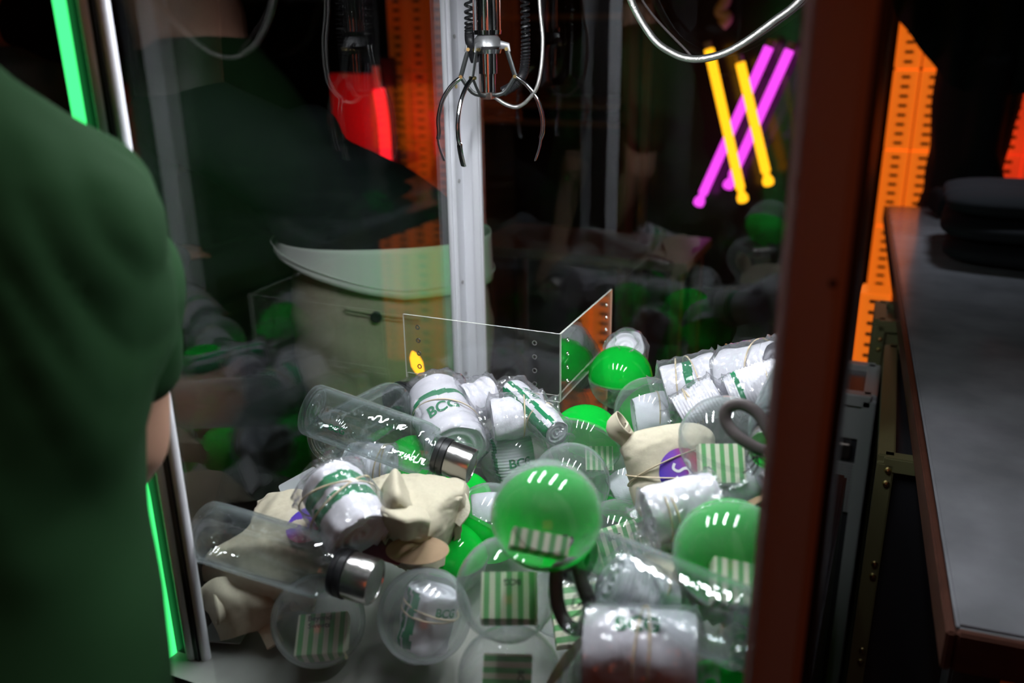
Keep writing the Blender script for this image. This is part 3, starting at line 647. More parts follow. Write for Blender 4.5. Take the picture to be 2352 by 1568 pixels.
# what the capsules hold
sock_roll('sock_roll', 'white sock rolled inside the clear capsule above the canvas tote', D['b3'] + CX * -.022 + CY_ * -.005, D['b3'] + CX * .026, .029, CZ, 3, wrap=False, rb=(.2,), along=((60, 95),), group='socks inside capsules')
sock_roll('sock_roll', 'green-striped lettered sock inside the capsule beside the upper steel cap', D['b4'] + CY_ * .030 - CX * .004, D['b4'] - CY_ * .030 + CX * .004, .031, CZ, 4, bands=(), along=((38, 55),), txt=[('BCG', .017, .12, .35, 'around_flip', 'sock_green')], wrap=False, rib=True, group='socks inside capsules')
sock_roll('sock_roll', 'folded sock inside the clear-topped green-bottomed capsule', D['b7'] - CX * .02 + CY_ * .008, D['b7'] + CX * .024 + CY_ * .014, .024, CZ, 7, along=((10, 30),), wrap=False, group='socks inside capsules')
sock_roll('sock_roll', 'banded sock with two green bars inside the cloudy front capsule', D['b10'] + CY_ * .028 + CX * .012, D['b10'] - CY_ * .032 - CX * .003, .029, CZ, 10, along=((45, 62), (18, 38)), txt=[('BCG', .013, -.22, .75, 'around_flip', 'sock_green')], rb=(-.18, -.12), wrap=False, group='socks inside capsules')
sock_roll('sock_roll', 'crumpled white sock inside the dim capsule left of the rolled tote', D['b15'] - CX * .02 - CY_ * .01, D['b15'] + CX * .02 + CY_ * .01, .026, CZ, 15, wrap=False, group='socks inside capsules')
sock_roll('sock_roll', 'white sock in the capsule behind the near post', D['b16'] - CX * .02, D['b16'] + CX * .02 + CY_ * .01, .030, CZ, 16, wrap=False, rb=(.0,), group='socks inside capsules')
sock_roll('sock_roll', 'small white sock in the capsule under the upper bottle', D['b18'] - CX * .005 - CY_ * .02, D['b18'] + CX * .025 - CY_ * .02, .020, CZ, 18, wrap=False, group='socks inside capsules')
sweets('green striped box at the bottom of the biggest green capsule', D['b6'] - CX * .008 - CY_ * .022 + CZ * .022, CX - CY_ * .2, CY_ * -.35 - CZ * 1, None, .95)
sweets('green striped box printed with upside-down letters in the capsule below the big green one', D['b8'] + CX * .002 - CY_ * .008 + CZ * .004, -CX, -CY_ + CZ * .75, 'BCG', 1., -.013)
sweets('striped box with two lines of print in the cloudy capsule on the bed', D['b9'] + CX * .006 - CY_ * .016 + CZ * .006, CX + CY_ * .08, CY_ * .9 - CZ * .85 + CX * .25, 'Beyond\nSweets', 1.)
sweets('striped box in the capsule cut by the lower picture edge', D['b11'] - CX * .003 - CY_ * .004 + CZ * .008, -CY_ - CX * .05 + CZ * .7, CX + CZ * .05, 'BCG', 1.)
sweets('small striped box low in the clear capsule behind the strap loop', D['b12'] - CX * .006 - CY_ * .024 + CZ * .008, CX, CY_ - CZ * .3, None, .90)
sweets('dim striped box in the green capsule beside the near post', D['b13'] + CX * .005 - CY_ * .026 + CZ * .012, CX - CY_ * .2, CY_ - CZ * .8, None, .9)
sweets('striped box in the dim capsule under the right-hand bottle', D['b14'] + CY_ * -.004 + CZ * .010, CX + CY_ * .3, CY_ - CX * .3, 'BCG', 1.)
sweets('striped box lying loose behind the brown strap at the bottom', (-.262, .752, .905), -CY_ + CX * .15 + CZ * .6, CX, 'BCG', 1.15)
sweets('striped box tucked at the bottom right beside the near post', (-.072, .700, .935), -CY_ - CX * .5 + CZ * .5, CX - CY_ * .5, None, 1.)
sweets('striped box dimly seen inside the tilted green and clear capsule', D['b2'] + CX * .018 - CY_ * .024 + CZ * .004, CX, CY_ - CZ * .3, None, .7)

S = {n: (p, q, R, w_) for n, p, q, R, w_ in SOCKS}
def SR(n, label, seed, **k):
    p, q, R, w_ = S[n]; return sock_roll('sock_roll', label, p, q, R, w_, seed, **k)
SR('s1', 'white sock roll with green letters and wavy band, before the chute guard', 21, bands=((.33, .42),), txt=[('BCG', .024, .16, .0, 'around_flip', 'sock_green')], rb=(.05,), tilt=.5)
SR('s2', 'white sock bundle lying under the slanted green-striped sock', 22, rb=(.1,))
SR('s2b', 'sock with slanted green stripes and small print leaning on the chute guard', 23, along=((28, 75), (-4, 12)), txt=[('AWAIT', .011, -.12, .42, 'along', 'sock_green')], rb=(-.1, .12), L=.11)
SR('s3', 'plastic-wrapped sock roll with double green band, on top beside the lower left bottle', 24, bands=((.16, .33), (.42, .58)), txt=[('BCG', .021, .02, -1.1, 'around_flip', 'sock_green')], rb=(-.2, -.12), tilt=.35, flare=(1, 0))
SR('s4', 'smooth white sock roll with tan bands, lying below the round tote print', 25, rb=(-.28, -.22), flare=(1, 0), tilt=.1)
SR('s4b', 'ribbed sock fold directly under the smooth white roll', 26, rib=True, rb=(-.2, .1), tilt=.5)
SR('s5', 'large ribbed white sock roll with green letters, nearest at the bottom', 27, rib=True, txt=[('BCG', .020, -.02, -.12, 'along', 'sock_green')], rb=(.0, .04), tilt=.15)
SR('s6', 'wrapped white sock with faint green cuff, rearmost at the right', 28, bands=((.38, .55),), rb=(-.25, .02), tilt=.2)
SR('s7', 'ribbed sock roll behind the clear capsule, below the faint green cuff', 29, rib=True, rb=(-.2, -.15))
SR('s8', 'tall wrapped sock bundle near the post, farthest right in the heap', 30, rb=(.2,))
SR('s8b', 'ribbed white sock roll with a short green bar beside the near post', 31, rib=True, bands=((.16, .25),), rb=(.25,))
SR('s10', 'white sock roll standing behind the green-topped capsule at the chute', 32, rib=True, flare=(0, 1), rb=(.1,))
SR('s11', 'white sock bundle under the upper clear bottle', 33, rb=(.3, .36))
SR('s12', 'thin plastic-wrapped white sock against the foot of the chute guard', 34)
SR('s13', 'crumpled wrapped sock seen through the right-hand bottle', 35, rib=True, rb=(.2,))
SR('s14', 'lilac-white sock roll beside the near post under the strap', 36)

# bottles ---------------------------------------------------------------
def bottle(label, p, q, R, face, lettering=False, g=1.):
    p, q = Vector(p), Vector(q); L = (q - p).length; root = thing('water_bottle', label, 'bottle', p, frame(q - p, face), 'clear water bottles in the heap')
    A = Matrix.Rotation(PI / 2, 4, 'Y')   # local Z profile -> local X axis
    a, b_, c = .66 * L, .76 * L, .79 * L
    out = [(.002, .0001), (.0045, R * .25), (.003, R * .5), (.0, R * .80), (.001, R * .93), (.005, R), (.02, R * 1.0), (a, R), (a + .01, R * .985), (a + .02, R * .91), (b_ - .004, R * .72), (b_, .0225), (c, .0225)]
    inn = [(.010, .0001), (.012, R * .3), (.008, R * .6), (.008, R * .82), (.014, R - .0022), (a, R - .0022), (a + .012, R * .92), (b_ - .006, R * .68), (c, .0205)]
    MB().lathe(out, 64, 0, A).lathe(inn, 64, 0, A).build('body', 'bottle_plastic', root)
    MB().lathe([(z_, r_ * g) for z_, r_ in [(c - .001, .012), (c - .001, .0245), (c + .003, .0258), (c + .0055, .0258), (c + .006, .0245), (c + .008, .0245), (c + .0085, .0262), (c + .014, .0262), (c + .015, .012)]], 48, 0, A).build('gasket', 'black_rubber', root)
    MB().lathe([(z_, r_ * g) for z_, r_ in [(c + .0145, .010), (c + .0145, .0235), (c + .0155, .0245), (L - .0015, .0245), (L, .0235), (L, .0218), (L - .001, .0214), (L - .001, .0001)]], 64, 0, A).build('cap', 'steel', root)
    b = MB()
    for r_ in (.35, .62, .86): b.tube([(.006, R * r_ * math.cos(a), R * r_ * math.sin(a)) for a in [2 * PI * k / 48 for k in range(48)]], .0007, 6, 0, True)
    b.build('base_ribs', 'bottle_plastic', root)
    if lettering: text('lettering', 'BCG', .011, 'sock_green', root, cylmap(R, .055, -.15, 'along', 1.01), .01)
    return root
BL = {'t1': 'clear bottle with brushed steel cap lying across the middle of the heap', 't2': 'clear bottle lying at the lower left, its steel cap beside the cloudy sock capsule',
      't3': 'clear bottle behind the middle one, steel cap toward the chute guard', 't4': 'clear bottle at the lower right with a brown strap at its neck', 't5': 'upright clear bottle hidden by the near post, dark strap loop showing'}
for n, p, q, R, w_ in BOTTLES: bottle(BL[n], p, q, R, w_, n == 't1', .9 if n == 't1' else 1.)
def strap(label, pts, knot, tail, r=.0048):
    root = thing('bottle_strap', label, 'strap', pts[0])
    MB().tube(crv(pts, 8, True), r, 12, 0, True, .45, up=tuple(CZ)).build('strap_loop', 'strap_rubber', root, keep=True)
    k = Vector(knot); b = MB()
    for s_ in (-1, 1): b.tube(crv([k, k + CX * .008 * s_ + CY_ * .006, k + CX * .010 * s_ - CY_ * .006, k], 6), .0006, 6)
    for t_ in tail: b.tube(crv([k, k.lerp(Vector(t_), .5) + CX * .003, Vector(t_)], 6), .0007, 6)
    b.tube(crv([k + CX * .004 + CY_ * .004, k + CX * .005 + CZ * .005, k - CX * .005 + CZ * .004, k - CX * .004 - CY_ * .003], 5), .0008, 6)
    b.build('cord_bow', 'cord', root, keep=True)
strap('dark grey rubber strap loop standing up before the clear capsule at the right',
      [(-.096, .833, 1.093), (-.120, .832, 1.103), (-.134, .836, 1.114), (-.1375, .839, 1.124), (-.134, .842, 1.131), (-.122, .845, 1.134), (-.106, .845, 1.126), (-.092, .840, 1.108), (-.086, .838, 1.098)],
      (-.101, .829, 1.088), [(-.104, .820, 1.070), (-.112, .818, 1.072)], .0062)
strap('brown rubber strap loop hanging below the biggest green capsule',
      [(-.252, .668, 1.018), (-.2515, .661, 1.000), (-.246, .654, .985), (-.235, .648, .974), (-.222, .650, .972), (-.216, .656, .980), (-.220, .664, .992), (-.230, .672, 1.006), (-.238, .678, 1.020)],
      (-.222, .655, .998), [(-.226, .650, .976), (-.232, .648, .982)], .0068)

# canvas totes ------------------------------------------------------------
def tote(label, patches, seed, amp=.0065, k=42, name='canvas_tote'):
    c = Vector(patches[0][1][2]); root = thing(name, label, 'bag', c, None, 'folded canvas tote bags'); cr_ = Crumple(seed, k, 6); cr2 = Crumple(seed + 7, k * 2.6, 7); cr = lambda p: cr_(p) + .42 * cr2(p); b = MB()
    for i, g in enumerate(patches):
        v, f = patch(g, 14, cr, amp * (1 if i == 0 else .6))
        # fold the border down so the cloth wraps round what it covers
        n_r = (len(g) - 1) * 14 + 1; n_c = (len(g[0]) - 1) * 14 + 1
        if i == 0:
            rim = [j for j in range(n_c)] + [r_ * n_c + n_c - 1 for r_ in range(1, n_r)] + [(n_r - 1) * n_c + j for j in range(n_c - 2, -1, -1)] + [r_ * n_c for r_ in range(n_r - 2, 0, -1)]
            base = len(v); cen = sum((v[q] for q in rim), Vector()) / len(rim)
            for s_ in (1, 2, 3):
                for q in rim: v.append(v[q] + (v[q] - cen).normalized() * (.004 if s_ < 3 else -.004) - Vector((0, 0, .009 * s_)) + Vector((0, 0, .003 * math.sin(q))) * (s_ == 3))
            m_ = len(rim)
            for s_ in range(3):
                a0 = (lambda j: rim[j]) if s_ == 0 else (lambda j, s_=s_: base + (s_ - 1) * m_ + j)
                for j in range(m_): f.append((a0(j), a0((j + 1) % m_), base + s_ * m_ + (j + 1) % m_, base + s_ * m_ + j))
        b.add(v, f)
    o = b.build('cloth', 'canvas', root, keep=True); solid(o, .0016); return root
t1 = tote('crumpled beige canvas tote with a peaked fold, in the middle of the heap', TOTES['c1'], 61)
MB().tube(crv([(-.437, .809, .985), (-.425, .806, .982), (-.419, .800, .970), (-.425, .792, .958)], 8), .0085, 10, 0, False, .35, up=(0, -.5, 1)).build('handle', 'webbing', t1, keep=True)
t2 = tote('flattened beige canvas tote with hollow folds, lowest at the left', TOTES['c2'], 62)
MB().tube(crv([(-.610, .652, .868), (-.596, .650, .866), (-.583, .644, .858), (-.576, .640, .853)], 8), .010, 10, 0, False, .3, up=(0, -.5, 1)).build('handle', 'webbing', t2, keep=True)
op = MB().tube(crv([(-.555, .690, .885), (-.600, .672, .888), (-.628, .656, .888), (-.650, .632, .890)], 8), [.014 + .010 * (k / 24) + .0015 * math.sin(k * 1.7) for k in range(25)], 28, 0, False, .72, up=(0, -.3, 1), cap=False).build('open_fold', 'canvas', t2, keep=True); solid(op, .0015)
CRF = Crumple(12, 60, 5)
for v_ in op.data.vertices: v_.co += Vector((0, 0, 1)) * CRF(v_.co) * .004
t4 = tote('beige canvas tote gathered to a knot, under the right-hand bottle', TOTES['c4'], 63)
def disc(name, root, M_, R, curve_r, parts=True):
    # round print laid on a cylinder of radius curve_r whose axis is local X
    def mp(u, v, l=0.): a = -u / curve_r; return M_ @ Vector((v, curve_r * (1 + l) * math.sin(a), curve_r * (1 + l) * math.cos(a)))
    v = []; f = []; uv = []; n = 40; m_ = 10
    for i in range(m_ + 1):
        for j in range(n):
            r_ = R * max(i / m_, .001); a = 2 * PI * j / n; v.append(mp(r_ * math.cos(a), r_ * math.sin(a))); uv.append((.5 + .5 * r_ / R * math.cos(a - .3), .5))
    for i in range(m_):
        for j in range(n): f.append((i * n + j, i * n + (j + 1) % n, (i + 1) * n + (j + 1) % n, (i + 1) * n + j))
    o = link(name, mesh(name, v, f, 'round_print', True, None, uv), root)
    if parts:
        def ribbon(P, w_):
            P = crv(P, 8); vv = []; ff = []
            for i, q in enumerate(P):
                d = (P[min(i + 1, len(P) - 1)] - P[max(i - 1, 0)]).normalized(); nn = Vector((-d.y, d.x, 0)) * w_
                for s_ in (-1, 1): c_ = q + nn * s_; vv.append(mp(c_.x, c_.y, .012))
            for i in range(len(P) - 1): ff.append((2 * i, 2 * i + 1, 2 * i + 3, 2 * i + 2))
            return vv, ff
        b = MB(); z = lambda *a: [(x * R, y * R, 0) for x, y in a]
        for P in (z((-.30, .42), (-.38, .22), (-.2, .08), (.05, .16), (.22, .10), (.25, -.1), (.1, -.22), (-.05, -.30), (.0, -.52), (.2, -.60), (.42, -.48)),
                  z((.12, .52), (.28, .40), (.30, .22), (.22, .10)), z((.1, -.22), (.35, -.18), (.5, -.32), (.45, -.5), (.42, -.48)), z((-.32, -.12), (-.2, -.3), (-.05, -.30))):
            b.add(*ribbon(P, R * .055))
        b.build('white_line_mark', 'print_white', o)
        b = MB()
        for x, y in ((.14, -.47), (.34, -.38)): b.add([mp(R * (x + .055 * math.cos(a)), R * (y + .055 * math.sin(a)), .014) for a in [2 * PI * k / 14 for k in range(14)]], [tuple(range(14))])
        b.build('dot_mark', 'print_black', o)
    return o
# rolled tote with the round print
p, q, up = [Vector(t) for t in ROLLED]
ax = (q - p); Lr = ax.length; Mr = frame(ax, CZ + CY_ * .1).to_4x4(); Mr.translation = p
root = thing('rolled_tote', 'tightly rolled beige canvas tote with a round violet and red print', 'bag', p, frame(ax, CZ + CY_ * .1), 'folded canvas tote bags')
cr = Crumple(91, 26, 5); cr_b = Crumple(17, 85, 6); v = []; f = []; n = 96; st = []
prof = [(-.02, .6), (-.005, .85), (.08, .92), (.2, .97), (.35, 1.0), (.42, .97), (.55, 1.0), (.70, 1.04), (.82, 1.05), (.92, .95), (.99, .78), (1.03, .5), (1.02, .2), (1.0, .02)]
pp = crv([(a, b_, 0) for a, b_ in prof], 6)
for s_ in pp:
    for j in range(n):
        a = 2 * PI * j / n; fl = 1 + .06 * math.sin(2 * a + 1) + .02 * math.sin(5 * a + s_.x * 6)
        P_ = Vector((s_.x * Lr, .052 * s_.y * fl * math.cos(a), .044 * s_.y * fl * math.sin(a)))
        wgt = 1.6 if s_.x > .72 else (.55 if math.sin(a) > .2 else 1.)
        P_ += Vector((0, math.cos(a), math.sin(a))) * (cr(P_) * .006 + cr_b(P_) * .0022) * wgt; v.append(P_)
for i in range(len(pp) - 1):
    for j in range(n): f.append((i * n + j, (i + 1) * n + j, (i + 1) * n + (j + 1) % n, i * n + (j + 1) % n))
o = link('cloth', mesh('cloth', v, f, 'canvas'), root)
# open tube of cloth at the upper left corner
Tl = MB().tube(crv([(Lr * .80, .040, .010), (Lr * .97, .050, .014), (Lr * 1.08, .058, .020), (Lr * 1.13, .050, .026)], 6), [.010 + .006 * (i / 18) for i in range(19)], 20, 0, False, .75, up=(0, 0, 1), cap=False).build('corner_fold', 'canvas_inside', root); solid(Tl, .0015)
disc('round_print', root, Matrix.Translation((Lr * .44, -.003, .0005)) @ Matrix.Rotation(.05, 4, 'X'), .0285, .0475)
b = MB()
for x0, tl in ((.50, .10), (.60, -.16)):
    P = [(x0 * Lr - .006 + math.cos(a + .6) * .05 * tl * 2, .0545 * math.cos(a), .0485 * math.sin(a)) for a in [2 * PI * k / 60 for k in range(60)]]; b.tube(P, .0013, 8, 0, True, .6)
b.build('rubber_band', 'rubber_tan', root)
# print on the left tote
disc('round_print', t2, Matrix.Translation(Vector((-.567, .708, .972)) - t2.location) @ frame(CX + CY_ * .3, Vector((0, -.35, 1)) ).to_4x4() @ Matrix.Translation((0, 0, -.30)), .027, .30, False)
# cards and tags -------------------------------------------------------------
def card(label, c, x, z, sx, sy, mat, rnd=.004, th=.0008, name='card', oval=False, hole=False, curl=0.):
    M_ = frame(x, z).to_4x4(); M_.translation = c; P = []
    if oval: P = [(sx * math.cos(a), sy * math.sin(a)) for a in [2 * PI * k / 40 for k in range(40)]]
    else:
        for cx, cy, a0 in ((sx - rnd, sy - rnd, 0), (-sx + rnd, sy - rnd, PI / 2), (-sx + rnd, -sy + rnd, PI), (sx - rnd, -sy + rnd, 3 * PI / 2)):
            P += [(cx + rnd * math.cos(a0 + k * PI / 10), cy + rnd * math.sin(a0 + k * PI / 10)) for k in range(6)]
    n = len(P); v = []; f = []; R_ = 8
    for s_ in (1, -1):
        for i in range(R_, 0, -1):
            for x_, y_ in P: u = x_ * i / R_; w_ = y_ * i / R_; v.append(Vector((u, w_, th * s_ / 2 + curl * u * u)))
        v.append(Vector((0, 0, th * s_ / 2)))
    h = R_ * n + 1
    for s_ in (0, 1):
        for i in range(R_ - 1):
            for j in range(n): f.append((s_ * h + i * n + j, s_ * h + i * n + (j + 1) % n, s_ * h + (i + 1) * n + (j + 1) % n, s_ * h + (i + 1) * n + j))
        for j in range(n): f.append((s_ * h + (R_ - 1) * n + j, s_ * h + (R_ - 1) * n + (j + 1) % n, s_ * h + R_ * n))
    for j in range(n): f.append((j, (j + 1) % n, h + (j + 1) % n, h + j))
    o = link(name, mesh(name, v, f, mat, False)); o.matrix_basis = M_; return tag(o, label, name.split('_')[-1])
card('oval brown kraft tag lying under the middle canvas tote', (-.430, .712, .968), CX, CY_ * .55 + CZ * 1 + Vector((0, 0, .5)), .034, .017, 'kraft', name='kraft_tag', oval=True)
card('dark red card corner showing left of the oval kraft tag', (-.474, .716, .956), CX + CY_ * -.3, CZ + CY_, .022, .014, 'maroon_card', name='red_card')
card('brown kraft tag standing on edge left of the nearest sock roll', (-.238, .650, .930), CY_ + CX * .75, CX - CZ * .2, .030, .010, 'kraft', name='kraft_tag', oval=True)
card('brown tag edge beneath the clear capsule with the strap', (-.112, .838, 1.022), CX + CY_ * .55, CY_ * 1 - CX * .3 + CZ * .4, .030, .006, 'kraft', name='kraft_tag', oval=True)
card('grey-white plastic card standing behind the left tote', (-.648, .800, .957), CX + CY_ * .55, CZ + CY_ * .3, .026, .012, 'card_grey', .003, .0012, name='plastic_card')
card('round grey disc tag lying behind the plastic card', (-.662, .806, .947), CX, CZ + CY_ * 1.4, .014, .012, 'card_grey', name='disc_tag', oval=True)
card('pale card on the bed under the left canvas tote', (-.655, .668, .8475), Vector((1, .3, 0)), Vector((0, 0, 1)), .024, .045, 'card_grey', .002, .001, name='pale_card')

# prizes lower in the heap, seen through the gaps -----------------------------
fl = ['clear capsule low between the right-hand bottle and the brown strap', 'clear capsule low at the right behind the smooth sock roll', 'clear capsule under the banded sock at the left',
      'green-topped capsule deep at the right under the green capsule', 'green-topped capsule in the gap behind the tilted green capsule', 'clear capsule at the foot of the nearest sock roll',
      'green-topped capsule showing right of the middle canvas tote', 'clear capsule in the gap beside the chute guard foot', 'clear capsule behind the near post by the ribbed sock', 'green-topped capsule low beside the near post', 'clear capsule deep in the heap', 'clear capsule deep at the back']
for i, (c, R) in enumerate(FILL):
    r = thing('prize_capsule', fl[i], 'capsule', c, zframe(((.3, -.5, .8), (-.4, .2, .9), (.6, .1, .7))[i % 3], CX), 'plastic prize capsules in the heap')
    ball_parts(r, 'gc' if i in (3, 4, 6, 9) else 'cc', i % 2 == 0, R)

# ------------------------------------------------------------------ outside the glass
def neon(label, a, b_, mat):
    a, b_ = Vector(a), Vector(b_); d = (b_ - a).normalized(); root = thing('neon_tube', label, 'neon tube', b_, None, 'crossed neon tubes')
    MB().tube([a, b_], .0165, 16).build('glass_tube', mat, root, keep=True)
    MB().tube([b_ + d * .001, b_ + d * .012, b_ + d * .02, b_ + d * .03, b_ + d * .045, b_ + d * .05], [.012, .011, .016, .020, .018, .008], 16).build('end_cap', mat, root, keep=True)
    MB().tube([a - d * .025, a - d * .002], .014, 16).build('end_cap', 'tube_cap', root, keep=True)
    for t_ in (.2, .8): m_ = a.lerp(b_, t_); MB().tube([m_ + Vector((0, .012, 0)), Vector((m_.x, 3.385, m_.z))], .004, 8).build('wall_bracket', 'black_seal', root, keep=True)
neon('yellow neon tube crossing in front, left of the two yellow ones', (-.668, 3.2, 1.40), (-.525, 3.18, .935), 'neon_yellow')
neon('shorter yellow neon tube on the right', (-.563, 3.22, 1.355), (-.446, 3.2, .995), 'neon_yellow')
neon('magenta neon tube slanting down to the lower left', (-.475, 3.24, 1.405), (-.668, 3.24, .90), 'neon_magenta')
neon('magenta neon tube slanting, rightmost of the four tubes', (-.410, 3.26, 1.395), (-.570, 3.26, .965), 'neon_magenta')
rk = thing('display_panel', 'glossy dark panel behind the crossed neon tubes', 'panel', (-.45, 3.4, .6))
pbr('gloss_panel', (.02, .012, .010), .16, bump=.25, bscale=9)
MB().box((-.95, 3.38, .5), (-.1, 3.41, 1.75), 0, .003).build('board', 'gloss_panel', rk, keep=True)
for x in (-.93, -.12): MB().box((x - .015, 3.36, 0), (x + .015, 3.39, 1.8), 0, .003).build('upright', 'wood_dark', rk, keep=True)
o = tag(MB().tube(crv([(-.655, 3.3, 1.62), (-.64, 3.3, 1.56), (-.66, 3.3, 1.52), (-.63, 3.3, 1.50), (-.65, 3.3, 1.475)], 6), .02, 10).build('amber_figure', 'crate_amber'), 'small wavy amber ornament hanging above the neon tubes', 'ornament')
o.data.materials[0] = MATS['rubber_tan']
# wooden bench and shelves seen dimly through the back pane
sh = thing('wooden_shelf', 'dim wooden shelf rack behind the machine, left of the neon tubes', 'shelf', (-1.25, 3.4, 0))
for z in (.62, 1.12, 1.185, 1.5): MB().box((-1.60, 3.25, z), (-.97, 3.6, z + .022), 0, .002).build('board', 'wood_dark', sh, keep=True)
for x in (-1.60, -.99): MB().box((x, 3.25, 0), (x + .03, 3.6, 1.9), 0, .002).build('upright', 'wood_dark', sh, keep=True)
be = thing('wooden_bench', 'low wooden bench top catching orange light behind the machine', 'bench', (-1.0, 2.7, 0))
MB().box((-1.25, 2.5, .80), (-.55, 2.85, .83), 0, .003).build('bench_top', 'wood_dark', be, keep=True)
for x in (-1.22, -.60):
    for y in (2.53, 2.80): MB().box((x, y, 0), (x + .03, y + .03, .80), 0, .002).build('leg', 'wood_dark', be, keep=True)

def crate_mesh(w_, h, slots, mat):
    b = MB().box((-w_ / 2 + .002, 0, .002), (w_ / 2 - .002, .10, h - .002), 0, .004)
    for k in range(slots):
        z = h * (.09 + .82 * k / (slots - 1)); b.box((-w_ * .16, -.0012, z - .005), (w_ * .16, .0, z + .005), 1)
    b.box((-w_ * .44, -.003, .004), (-w_ * .40, 0, h - .004), 0).box((w_ * .40, -.003, .004), (w_ * .44, 0, h - .004), 0)
    return mesh('perforated_crate', b.v, b.f, [mat, 'crate_slot'], False, b.m)
CW, CH = .0855, .265
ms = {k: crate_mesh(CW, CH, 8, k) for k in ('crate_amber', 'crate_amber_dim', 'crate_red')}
cols_ = ['far left', 'second', 'third', 'fourth', 'fifth', 'sixth', 'seventh', 'eighth', 'ninth', 'far right']
rows_ = ['on the floor', 'one above the floor', 'second above the floor', 'at table-top level', 'just above the table', 'second above the table', 'topmost']
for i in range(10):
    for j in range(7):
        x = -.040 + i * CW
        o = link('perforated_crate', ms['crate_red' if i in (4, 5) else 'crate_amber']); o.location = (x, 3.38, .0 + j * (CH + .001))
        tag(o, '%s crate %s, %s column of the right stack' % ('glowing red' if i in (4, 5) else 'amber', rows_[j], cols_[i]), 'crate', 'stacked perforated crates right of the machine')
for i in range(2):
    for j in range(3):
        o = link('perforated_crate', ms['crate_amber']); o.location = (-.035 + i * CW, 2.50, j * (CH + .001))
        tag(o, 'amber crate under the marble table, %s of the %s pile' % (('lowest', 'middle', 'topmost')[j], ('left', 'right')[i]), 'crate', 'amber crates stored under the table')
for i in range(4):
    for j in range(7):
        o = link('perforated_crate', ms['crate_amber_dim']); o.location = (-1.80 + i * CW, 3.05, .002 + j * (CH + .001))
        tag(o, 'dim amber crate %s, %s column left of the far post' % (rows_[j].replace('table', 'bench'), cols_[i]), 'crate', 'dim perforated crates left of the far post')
rl = thing('red_light_tube', 'upright red light tube glowing left of the far post', 'light tube', (-1.815, 2.95, .9))
MB().tube(crv([(-1.835, 2.95, 1.27), (-1.822, 2.95, 1.15), (-1.82, 2.95, 1.0), (-1.815, 2.95, .975), (-1.80, 2.95, .965)], 6), .022, 14).build('glass_tube', 'neon_red', rl, keep=True)
MB().tube([(-1.835, 2.95, 1.27), (-1.84, 2.95, 1.35)], .014, 12).build('end_cap', 'tube_cap', rl, keep=True)
MB().box((-1.86, 2.965, 0), (-1.78, 3.0, 1.38), 0, .004).build('stand', 'room_black', rl, keep=True)
pn = tag(MB().box((-2.10, 3.02, .93), (-1.83, 3.045, 1.32), 0, .004).build('backdrop_board', 'crate_red'), 'red-lit board beside the upright red light tube', 'board'); pn.data.materials[0] = pbr('red_board', (.5, .06, .07), .6)
area('red_tube_light', (-1.80, 2.80, 1.15), (-1.95, 3.05, 1.15), .15, .8, (1, .03, .04))
# warm lamps in the crate stack at far right
MB_ = MB().lathe([(0, .008), (.01, .018), (.05, .026), (.09, .020), (.115, .004)], 20)
o = link('amber_lamp', mesh('amber_lamp', MB_.v, MB_.f, 'amber_glow')); o.location = (.26, 3.30, 1.03); tag(o, 'small flame-shaped amber lamp behind the black clothes pile', 'lamp')
o = tag(MB().tube([(.352, 3.2, .97), (.378, 3.2, 1.17)], .012, 12).build('pink_neon_tube', 'neon_red'), 'pinkish red tube standing at the right picture edge', 'neon tube')
amber_glint = copy = link('amber_lamp', bpy.data.meshes['amber_lamp'].copy()); amber_glint.location = (-.800, 1.375, .868); amber_glint.scale = (.45, .45, .42); amber_glint.rotation_euler = (0, -.35, 0)  # glowing shape added in place of an amber reflection
tag(amber_glint, 'tiny flame-shaped amber lamp shining behind the chute guard by the trousers', 'lamp'); amber_glint.parent = None

# marble table, black clothes, flight case
tb = thing('marble_table', 'long grey marble table running back along the right of the machine', 'table', (.3, 1.9, 0))
E1, E2 = Vector((.098, .82, .95)), Vector((-.040, 2.96, .95)); dr = (E2 - E1).normalized(); nr = Vector((dr.y, -dr.x, 0))
L = (E2 - E1).length; Mt = Matrix((dr, nr, Vector((0, 0, 1)))).transposed().to_4x4(); Mt = Matrix((dr, -nr, Vector((0, 0, 1)))).transposed().to_4x4(); Mt.translation = E1
MB().obox(Mt, (0, -.95, -.025), (L, 0, 0), 0, .003).build('marble_top', 'marble', tb, keep=True)
b = MB().obox(Mt, (-.012, -.96, -.045), (-.001, .0, -.001), 0, .002).obox(Mt, (-.012, .001, -.045), (L, .010, -.001), 0, .002); b.build('wood_edging', 'wood_edge', tb, keep=True)
for u, v in ((.10, -.07), (.10, -.9), (L - .15, -.09), (L - .15, -.9)): MB().obox(Mt, (u, v, -.948), (u + .05, v + .05, -.026), 0, .003).build('leg', 'room_black', tb, keep=True)
